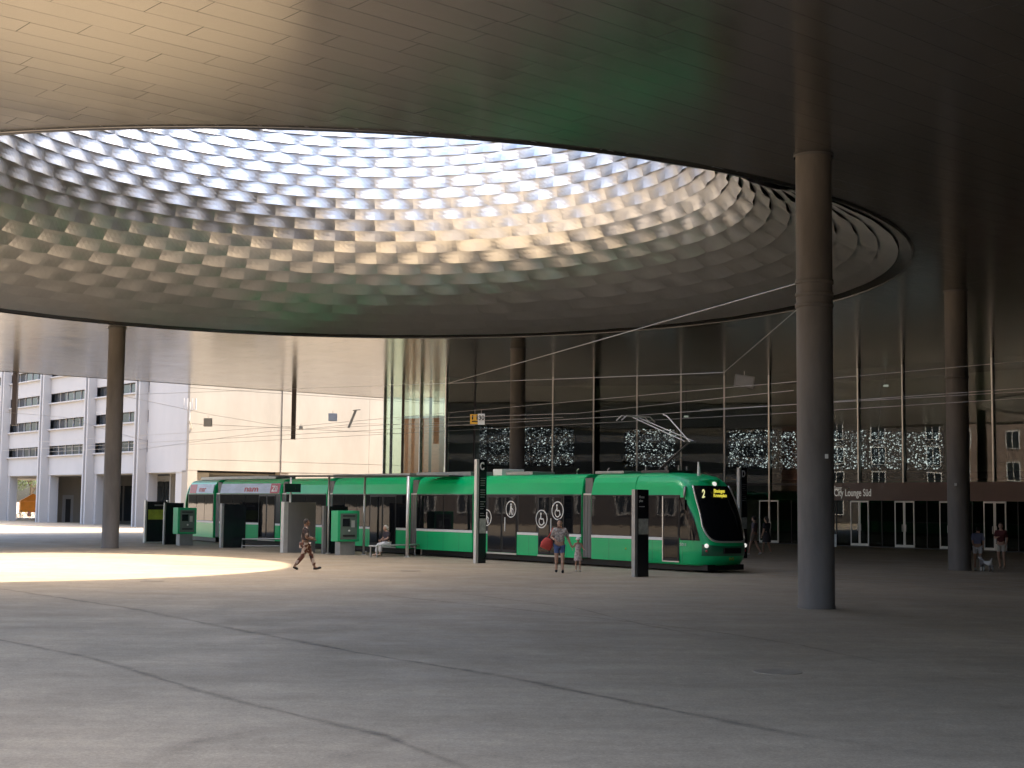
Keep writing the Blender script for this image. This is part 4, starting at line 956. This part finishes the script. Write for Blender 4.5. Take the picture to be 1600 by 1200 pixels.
# ================================================================== OVERHEAD LINE
def wire(label, pts, r=.016, mt='wire', sag=0.0):
    P = [Vector(p) for p in pts]; Q = []
    for a, b_ in zip(P, P[1:]):
        for k in range(10): t = k/10; Q.append(a.lerp(b_, t) - Vector((0,0,sag*4*t*(1-t))))
    Q.append(P[-1]); bm = bmesh.new(); tube(bm, Q, r*.55, 6); o = from_bm('overhead_wire', bm, M[mt]); tag(o, label, 'wire', 'overhead tram wires'); return o
hd = TM @ head
cz = hd.z + .02
def tp(lat, y, z): return TM @ Vector((lat, y, z))
wire('contact wire resting on the pantograph, along the tram', [tp(0, -75, cz + .3), tp(0, head.y, cz), tp(0, 22, cz + .15)], .016)
wire('contact wire over the farther track behind the tram', [tp(-3.3, -75, cz + .3), tp(-3.3, 0, cz + .05), tp(-3.3, 22, cz + .15)], .016)
wire('upper carrying wire above the nearer contact wire', [tp(.3, -70, cz + .75), tp(.3, -28, cz + .5), tp(.3, 20, cz + .9)], .014)
nd = D(700, 599, 62); n1 = D(1131, 582, 50); col7 = Vector((pN.x - .3, pN.y, 7.5)); col6 = Vector((pN.x - .3, pN.y, 6.95))
wire('bright span wire running level across the dark glass front', [nd, n1], .026, 'wirebright')
wire('long span wire rising to the collar of the foreground column', [nd, col7], .024, 'wirebright')
wire('short steep wire from the hanging lamp up to the foreground column', [n1, col6], .020, 'wirebright')
cl7 = Vector((pL.x + .3, pL.y, D(190, 617, pL.y).z))
wire('thin span wire across the cream wall to the left column', [nd, cl7], .014)
wire('sagging wire from left column to the tram contact wire', [Vector((pL.x+.3, pL.y, D(190, 618, pL.y).z)), D(330, 648, 70), D(470, 671, 68), D(560, 662, 66), tp(0, -14, cz)], .014)
wire('thin wire over the far street at the left', [D(-40, 640, 78), D(100, 652, 74), D(230, 690, 74)], .014)
wire('lower feeder wire left of the cream wall centre', [D(200, 705, 76), D(420, 674, 72), D(600, 664, 66), D(880, 652, 56)], .014)
wire('feeder wire between tram wires at right', [tp(-1.5, -2, cz + .2), tp(-1.6, 20, cz + .1)], .014)
wire('cross span wire above the pantograph', [D(620, 655, 63), D(740, 651, 60), D(900, 646, 56), D(1240, 610, 46)], .015)
def hang(label, px, py, dep, wd, ht, mt, rise=.35, rz=.0, tiltx=0.0):
    c = D(px, py, dep); o = empty('hanging_box', c, rz); tag(o, label, 'hanging unit')
    b_ = box('housing', -wd/2, wd/2, -.07, .07, -ht/2, ht/2, M[mt], o, .015); b_.rotation_euler.y = tiltx
    box('face_plate', -wd/2+.04, wd/2-.04, -.085, -.072, -ht/2+.04, ht/2-.04, M['greymetal'] if mt != 'bluegrey' else M['bluegrey'], o).rotation_euler.y = tiltx
    bm = bmesh.new(); tube(bm, [(0,0,ht/2-.02),(0,0,ht/2+rise)], .012, 6); from_bm('hanger', bm, M['wire'], o); return o
hang('dark square unit hanging before the left end of the cream wall', 325, 660, 72, .42, .42, 'greymetal', .15)
hang('tiny square unit hanging beside the brown post', 470, 668, 68, .16, .16, 'greymetal', .1)
hang('pale blue square unit hanging over the tram', 520, 652, 66, .40, .36, 'bluegrey', .12)
h1 = hang('grey lamp panel hanging before the dark glass near the foreground column', 1163, 596, 49.5, .68, .42, 'greypanel', .15, -.1, .14)
ho = empty('arm_insulator', D(551, 655, 65)); tag(ho, 'slanted grey insulator bar on the wires before the cream wall', 'insulator'); bm = bmesh.new(); bar(bm, (-.18, 0, -.4), (.14, 0, .42), .12, .1); from_bm('bar', bm, M['greypanel'], ho)
bm = bmesh.new(); tube(bm, [(.0,0,.40),(.35,0,.44)], .02, 6); from_bm('bracket', bm, M['darkmetal'], ho)
for px, py, dep, wd, mt, lab in ((742, 655, 60.5, .40, 'yellow', 'yellow square tram sign hanging on the wire'), (750.5, 656, 60.3, .30, 'stripe', 'white speed sign with 30 hanging on the wire')):
    c = D(px if px < 745 else 752, py, dep); o = empty('tram_sign', c); tag(o, lab, 'sign'); box('plate', -wd/2, wd/2, -.015, .015, -.21, .21 if mt == 'yellow' else .26, M[mt], o, .006)
    if mt == 'yellow':
        for x in (-.1, .1): box('mark', x-.03, x+.03, -.022, -.016, -.02, .17, M['tramblack'], o)
        box('mark', -.13, .13, -.022, -.016, -.12, -.07, M['tramblack'], o)
    else: text('number', '30', .26, M['tramblack'], o, Matrix(((1,0,0,-.12),(0,0,-1,-.018),(0,1,0,.0),(0,0,0,1))), width=.24, bold=.006)
    bm = bmesh.new(); tube(bm, [(0,0,.2),(0,0,.42)], .012, 6); from_bm('hanger', bm, M['wire'], o)

# ================================================================== PEOPLE
SK = mat('skin', (0.50, 0.30, 0.21), 0.55, var=0.05); SKD = mat('skin_brown', (0.20, 0.11, 0.07), 0.55, var=0.05)
def cloth(name, col, var=.08, sc_=6): return mat(name, col, .85, var=var, vscale=sc_)
def pattern(name, cols, scale):
    m = bpy.data.materials.new(name); m.use_nodes = True; n = m.node_tree; b = n.nodes['Principled BSDF']; b.inputs['Roughness'].default_value = .85
    tc = n.nodes.new('ShaderNodeTexCoord'); vo = n.nodes.new('ShaderNodeTexVoronoi'); vo.inputs['Scale'].default_value = scale; cr = n.nodes.new('ShaderNodeValToRGB'); cr.color_ramp.interpolation = 'CONSTANT'
    n.links.new(tc.outputs['Object'], vo.inputs['Vector']); n.links.new(vo.outputs['Color'], cr.inputs[0]); n.links.new(cr.outputs[0], b.inputs['Base Color'])
    while len(cr.color_ramp.elements) < len(cols): cr.color_ramp.elements.new(.5)
    for k, (e, c) in enumerate(zip(cr.color_ramp.elements, cols)): e.position = .18 + .64*k/len(cols) if k else 0; e.color = (*c, 1)
    return m
def skin_mesh(name, joints, edges, rad, root, mat_, parent, sub=2):
    idx = {k: i for i, k in enumerate(joints)}; me = bpy.data.meshes.new(name)
    me.from_pydata([tuple(v) for v in joints.values()], [(idx[a], idx[b_]) for a, b_ in edges], [])
    o = bpy.data.objects.new(name + '_tmp', me); COL.objects.link(o); o.modifiers.new('s', 'SKIN'); su = o.modifiers.new('u', 'SUBSURF'); su.levels = sub; su.render_levels = sub
    sv = me.skin_vertices[0].data
    for k, i in idx.items():
        r = rad[k]; sv[i].radius = r if isinstance(r, tuple) else (r, r); sv[i].use_root = (k == root); sv[i].use_loose = False
    bpy.context.view_layer.update()
    nm = bpy.data.meshes.new_from_object(o.evaluated_get(bpy.context.evaluated_depsgraph_get())); bpy.data.objects.remove(o)
    nm.name = name; nm.materials.clear(); return link(name, nm, mat_, parent, True)
J0 = dict(pel=(0,0,.95), spi=(0,.0,1.12), che=(0,0,1.32), nec=(0,0,1.47), hed=(0,.015,1.56), shl=(-.17,0,1.40), shr=(.17,0,1.40), ell=(-.23,-.02,1.13), elr=(.23,-.02,1.13), wrl=(-.25,.06,.90), wrr=(.25,.06,.90),
          hpl=(-.09,0,.90), hpr=(.09,0,.90), knl=(-.10,.02,.50), knr=(.10,.02,.50), anl=(-.10,-.02,.09), anr=(.10,-.02,.09), tol=(-.11,.14,.035), tor=(.11,.14,.035))
E0 = [('pel','spi'),('spi','che'),('che','nec'),('nec','hed'),('che','shl'),('che','shr'),('shl','ell'),('shr','elr'),('ell','wrl'),('elr','wrr'),('pel','hpl'),('pel','hpr'),('hpl','knl'),('hpr','knr'),('knl','anl'),('knr','anr'),('anl','tol'),('anr','tor')]
R0 = dict(pel=(.15,.11), spi=(.13,.10), che=(.15,.105), nec=.055, hed=.06, shl=.065, shr=.065, ell=.045, elr=.045, wrl=.03, wrr=.03, hpl=.09, hpr=.09, knl=.058, knr=.058, anl=.038, anr=.038, tol=.03, tor=.03)
def person(label, px, py, rz, height, pose, top, bottom, hairm, skin=SK, shoes=None, hairlen=0, legs='short', dress=None, headgear=None, fat=1.0, lift=0.0, group=None):
    p = G(px, py); root = empty('person', (p.x, p.y, lift), rz); root.scale = (height/1.73,)*3; tag(root, label, 'person', group)
    jn = {k: Vector(v) for k, v in {**J0, **pose}.items()}
    rad = {k: tuple(q*fat for q in r) if isinstance(r, tuple) else r*(1 + (fat-1)*.6) for k, r in R0.items()}
    J_ = dict(jn); R_ = dict(rad); E_ = list(E0)
    for s in ('l', 'r'):                               # palm and five fingers
        w_, e_ = jn['wr'+s], jn['el'+s]; d = (w_ - e_).normalized(); side = d.cross(Vector((0, 1, .3))).normalized(); fw = side.cross(d)
        J_['pa'+s] = w_ + d*.055; R_['pa'+s] = (.032, .018); E_.append(('wr'+s, 'pa'+s))
    body = skin_mesh('body', J_, E_, R_, 'pel', skin, root)
    bm = bmesh.new(); bm.from_mesh(body.data)
    h = jn['hed'] + Vector((0, .02, .07))
    ball(bm, h, .1, .78, .95, 1.18, 16, 12); ball(bm, h + Vector((0,.1,-.01)), .02, .8, 1.1, 1.3, 8, 6); ball(bm, h + Vector((0,.055,-.075)), .05, .8, .8, .7, 8, 6)
    for x in (-.078, .078): ball(bm, h + Vector((x, 0, -.005)), .028, .4, .8, 1.1, 8, 6)
    for s in ('l', 'r'):
        w_, e_ = jn['wr'+s], jn['el'+s]; d = (w_ - e_).normalized(); side = d.cross(Vector((0, 1, .3))).normalized(); fw = side.cross(d)
        for k in range(4):
            b0 = w_ + d*.085 + fw*(.026 - .017*k); tube(bm, [b0, b0 + d*.035, b0 + d*(.062 + .01*(k in (1, 2))) + side*.012], [.0085, .008, .006], 6)
        b0 = w_ + d*.03 + fw*.03; tube(bm, [b0, b0 + fw*.025 + d*.025, b0 + fw*.03 + d*.05], [.01, .009, .007], 6)
    bm.to_mesh(body.data); bm.free(); body.data.polygons.foreach_set('use_smooth', [True]*len(body.data.polygons))
    fe = bmesh.new()
    for x in (-.032, .032): ball(fe, h + Vector((x, .087, .012)), .011, 1, .6, .8, 6, 4)
    ball(fe, h + Vector((0, .094, -.052)), .02, 1.1, .3, .25, 6, 4); from_bm('eyes_and_mouth', fe, M['tramblack'], body)
    bm = bmesh.new(); ball(bm, h + Vector((0, -.018, .022)), .108, .82, .93, 1.12, 16, 12)
    bmesh.ops.delete(bm, geom=[v for v in bm.verts if (v.co.y - h.y) > .035 and (v.co.z - h.z) < .06 or (v.co.z - h.z) < -.06], context='VERTS')
    if hairlen: tube(bm, [h + Vector((0,-.06,.05)), h + Vector((0,-.095,-.06)), h + Vector((0,-.10,-.06-hairlen))], [.075, .08, .035], 10)
    from_bm('hair', bm, hairm, root, True)
    if headgear:
        bm = bmesh.new(); ball(bm, h + Vector((0,-.012,.035)), .122, .9, .98, 1.0, 16, 10); bmesh.ops.delete(bm, geom=[v for v in bm.verts if (v.co.z - h.z) < .03], context='VERTS')
        lathe_r = [(.115, h.z+.035), (.175, h.z+.015)]; lathe(bm, lathe_r, 16, (h.x, h.y)); from_bm('hat', bm, headgear, root, True)
    up = .022
    if top:
        k = ['pel','spi','che','shl','shr','nec']; jj = {q: jn[q] for q in k}; jj['pel'] = jn['pel'] + (jn['spi']-jn['pel'])*.1
        for s in ('l','r'): jj['el'+s] = jn['sh'+s].lerp(jn['el'+s], .85)
        jj['nec'] = jn['che'].lerp(jn['nec'], .75)
        rr = {q: (tuple(x+up for x in rad[q]) if isinstance(rad[q], tuple) else rad[q]+up) for q in jj}; rr['nec'] = .075
        skin_mesh('shirt', jj, [('pel','spi'),('spi','che'),('che','nec'),('che','shl'),('che','shr'),('shl','ell'),('shr','elr')], rr, 'pel', top, root)
    if bottom:
        jj = {q: jn[q] for q in ('pel','hpl','hpr')}; jj['pel'] = jn['pel'] + Vector((0,0,.04)); t = {'short': .72, 'long': 1.75}[legs]
        ed = [('pel','hpl'),('pel','hpr')]
        for s in ('l','r'):
            jj['m'+s] = jn['hp'+s].lerp(jn['kn'+s], .95 if legs == 'long' else t); ed.append(('hp'+s, 'm'+s))
            if legs == 'long': jj['n'+s] = jn['kn'+s].lerp(jn['an'+s], .85); ed.append(('m'+s, 'n'+s))
        rr = {q: (.155*fat, .12*fat) if q == 'pel' else .105*(1+(fat-1)*.6) if q[0] == 'h' else .085 if q[0] == 'm' else .075 for q in jj}
        skin_mesh('trousers' if legs == 'long' else 'shorts', jj, ed, rr, 'pel', bottom, root)
    if dress:
        a, b_ = jn['che'] + Vector((0,0,.08)), jn['pel']; bm = bmesh.new(); n_ = 18; R2 = []
        for z, rx, ry in ((a.z, .13, .09), (1.28, .165, .12), (1.12, .14*fat, .11*fat), (.95, .17*fat, .14*fat), (.75, .2*fat, .17*fat), (.56, .22*fat, .19*fat)):
            R2.append([bm.verts.new((rx*math.cos(2*math.pi*q/n_)*(1+.04*math.sin(q*2.1)), ry*math.sin(2*math.pi*q/n_)+.005, z)) for q in range(n_)])
        for u, w_ in zip(R2, R2[1:]):
            for q in range(n_): bm.faces.new((u[q], u[(q+1) % n_], w_[(q+1) % n_], w_[q]))
        from_bm('dress', bm, dress, root, True)
    for s in ('l','r'):
        a, t = jn['an'+s], jn['to'+s]; f_ = (t - a); f_.z *= .6; bm = bmesh.new(); tube(bm, [a - f_*.25 + Vector((0,0,-.035)), a + f_*.3 + Vector((0,0,-.03)), t + Vector((0,0,.01)), t + f_*.25 + Vector((0,0,.005))], [.04, .046, .042, .02], 8); from_bm('shoe', bm, shoes or M['tramblack'], root, True)
    return root
dk = cloth('hair_dark', (.02,.015,.012)); bl = cloth('hair_grey', (.35,.32,.28)); brn = cloth('hair_brown', (.08,.045,.025))
walk = dict(knl=(-.10,.20,.53), anl=(-.10,.30,.11), tol=(-.11,.46,.11), knr=(.10,-.10,.50), anr=(.10,-.36,.14), tor=(.10,-.24,.035))
def walkp(s=1.0, **k):
    d = dict(hpl=(-.09,.0,.89), knl=(-.10,.20*s,.50), anl=(-.10,.30*s,.08), tol=(-.11,.46*s,.07), knr=(.10,-.05*s,.49), anr=(.10,-.32*s,.13), tor=(.10,-.22*s,.035)); d.update(k); return d
P1 = person('woman walking in loose brown and white patterned trousers', 476, 890.5, math.radians(-82), 1.68,
    walkp(1.15, ell=(-.22,.05,1.14), wrl=(-.05,.24,1.10), elr=(.22,.04,1.12), wrr=(.08,.26,1.05)), pattern('patterned_top', [(.03,.022,.022),(.035,.025,.025),(.05,.03,.03),(.35,.28,.24)], 9), pattern('patterned_trousers', [(.10,.035,.022),(.50,.42,.35),(.13,.05,.03),(.03,.02,.02),(.40,.32,.27)], 8), dk, SKD, legs='long', fat=1.32)
P2 = person('man in pale checked shirt and blue shorts leading a child', 874, 895.5, math.radians(180), 1.77,
    walkp(.35, ell=(-.28,-.02,1.13), wrl=(-.38,.03,.88), elr=(.27,-.02,1.16), wrr=(.17,.16,1.10)), pattern('checked_shirt', [(.45,.40,.35),(.25,.24,.24),(.55,.5,.45),(.35,.28,.25)], 26), cloth('blue_shorts', (.10,.15,.32)), dk, SK, fat=1.22)
P3 = person('small child in pale dress and white sun hat holding a hand', 903, 893, math.radians(182), 1.16,
    dict(elr=(.24,.0,1.22), wrr=(.34,.04,1.34), ell=(-.25,.05,1.18), wrl=(-.30,.15,1.14)), None, None, cloth('hair_blond', (.5,.4,.25)), SK, cloth('pale_shoes', (.6,.55,.5)), dress=pattern('pale_dress', [(.6,.5,.48),(.7,.62,.6),(.45,.36,.36)], 14), headgear=cloth('white_hat', (.75,.74,.68)))
SEAT = dict(pel=(0,0,.56), spi=(0,.02,.74), che=(0,.05,.94), nec=(0,.07,1.08), hed=(0,.10,1.16), shl=(-.17,.05,1.02), shr=(.17,.05,1.02), ell=(-.22,.10,.78), elr=(.22,.10,.78), wrl=(-.10,.30,.70), wrr=(.10,.30,.70),
            hpl=(-.09,.04,.54), hpr=(.09,.04,.54), knl=(-.11,.44,.50), knr=(.11,.44,.50), anl=(-.10,.42,.09), anr=(.12,.50,.09), tol=(-.11,.57,.035), tor=(.13,.65,.035))
P4 = person('seated woman with pale headscarf and white trousers on the bench', 605, 868.5, math.radians(125), 1.68, SEAT, cloth('dark_top', (.06,.05,.06), .3), cloth('white_trousers', (.72,.70,.66)), cloth('scarf_pale', (.62,.56,.46)), SK, cloth('sandal', (.4,.3,.22)), legs='long', hairlen=.04)
P5 = person('person in grey shorts walking left beside the tram nose', 1179, 867, math.radians(60), 1.80, walkp(.8), cloth('mauve_top', (.20,.15,.16), .2), cloth('taupe_shorts', (.30,.25,.20)), dk, SK, cloth('white_shoes', (.6,.58,.55)), legs='short')
P6 = person('person in black dress walking beside the one in grey shorts', 1198, 866, math.radians(40), 1.78, walkp(.5, elr=(.24,.05,1.14), wrr=(.2,.2,1.0)), cloth('black_top', (.02,.018,.022)), None, dk, SK, cloth('beige_shoes', (.4,.34,.28)), dress=cloth('black_dress', (.02,.018,.022)), hairlen=.12)
P7 = person('man in blue shirt and white shorts bending beside the dog', 1528, 891, math.radians(-25), 1.66, dict(spi=(0,.04,1.12), che=(0,.14,1.30), nec=(0,.22,1.42), hed=(0,.27,1.49), shl=(-.17,.14,1.37), shr=(.17,.14,1.37), ell=(-.2,.2,1.1), elr=(.2,.22,1.1), wrl=(-.17,.32,.9), wrr=(.17,.34,.9)), cloth('blue_grey_shirt', (.22,.23,.36), .15), cloth('white_shorts', (.66,.66,.68)), dk, SK, cloth('pale_shoes', (.5,.48,.45)))
P8 = person('woman in maroon top and white shorts at far right', 1565, 888.5, math.radians(150), 1.74, dict(ell=(-.22,-.02,1.13), wrl=(-.20,.12,.92), elr=(.22,.06,1.16), wrr=(.10,.2,1.2), anr=(.06,-.08,.09), tor=(.06,.08,.035)), cloth('maroon_top', (.075,.012,.014)), cloth('cream_shorts', (.62,.58,.50)), brn, SK, cloth('tan_shoes', (.4,.3,.22)), hairlen=.16)
for px, py, hgt, lab, tc_, bc in ((94, 814, 1.74, 'distant person in dark clothes in the arcade', (.04,.04,.045), (.03,.03,.035)), (131, 816, 1.72, 'distant person in white shirt beside the arcade fins', (.55,.55,.58), (.06,.07,.10)), (186, 817, 1.70, 'distant person in lilac shirt right of the dark left column', (.45,.42,.55), (.10,.10,.16)), (192.5, 817, 1.66, 'second distant person close behind the lilac shirt', (.30,.28,.34), (.12,.12,.16))):
    person(lab, px, py, math.radians(150), hgt, walkp(.5), cloth('far_top', tc_), cloth('far_trousers', bc), dk, SK, legs='long')
# bag carried by the man
bgp = P2.matrix_basis @ Vector((.40, .02, .98)); bag = empty('shoulder_bag', bgp, math.radians(10)); tag(bag, 'red fabric shoulder bag carried by the man in shorts', 'bag')
RB = cloth('red_bag', (.55,.075,.06), .12); bm = bmesh.new(); R2 = []
for z, rx, ry in ((-.22,.10,.06), (-.2,.19,.10), (-.05,.21,.11), (.1,.16,.07), (.16,.10,.03)): R2.append([bm.verts.new((rx*math.cos(q*math.pi/8), ry*math.sin(q*math.pi/8), z)) for q in range(16)])
for u, w_ in zip(R2, R2[1:]):
    for q in range(16): bm.faces.new((u[q], u[(q+1) % 16], w_[(q+1) % 16], w_[q]))
bm.faces.new(R2[0]); bm.faces.new(R2[-1]); b0 = from_bm('pouch', bm, RB, bag, True); b0.rotation_euler.y = .35
bm = bmesh.new(); tube(bm, [(-.02,0,.12),(.10,0,.32),(.2,.02,.50)], .018, 6); from_bm('strap', bm, RB, bag)
# small dog
dp = G(1541, 894); dog = empty('dog', (dp.x, dp.y, 0), math.radians(20)); dog.scale = (1.25,)*3; tag(dog, 'small grey and white dog at the feet of the couple', 'dog')
DJ = dict(rump=(0,-.16,.27), mid=(0,0,.26), chest=(0,.15,.27), neck=(0,.22,.34), head=(0,.28,.41), muz=(0,.36,.38), tl1=(0,-.22,.33), tl2=(0,-.27,.42))
DE = [('rump','mid'),('mid','chest'),('chest','neck'),('neck','head'),('head','muz'),('rump','tl1'),('tl1','tl2')]; DR = dict(rump=.07, mid=.065, chest=.08, neck=.055, head=.055, muz=.028, tl1=.025, tl2=.012)
for s, x in (('l', -.05), ('r', .05)):
    DJ.update({'st'+s: (x, -.19, .17), 'hk'+s: (x, -.24, .09), 'pw'+s: (x, -.20, .02), 'sh'+s: (x, .16, .17), 'wr'+s: (x, .16, .08), 'fp'+s: (x, .18, .02)}); DR.update({'st'+s: .04, 'hk'+s: .022, 'pw'+s: .02, 'sh'+s: .035, 'wr'+s: .02, 'fp'+s: .02})
    DE += [('rump','st'+s), ('st'+s,'hk'+s), ('hk'+s,'pw'+s), ('chest','sh'+s), ('sh'+s,'wr'+s), ('wr'+s,'fp'+s)]
skin_mesh('body', {k: Vector(v) for k, v in DJ.items()}, DE, DR, 'mid', pattern('dog_fur', [(.30,.29,.28),(.5,.49,.47),(.10,.09,.09)], 5), dog)
for x in (-.045, .045):
    bm = bmesh.new(); ball(bm, (x, .265, .46), .03, .5, .7, 1.2, 8, 6); from_bm('ear', bm, cloth('dog_ear', (.12,.11,.11)), dog, True)
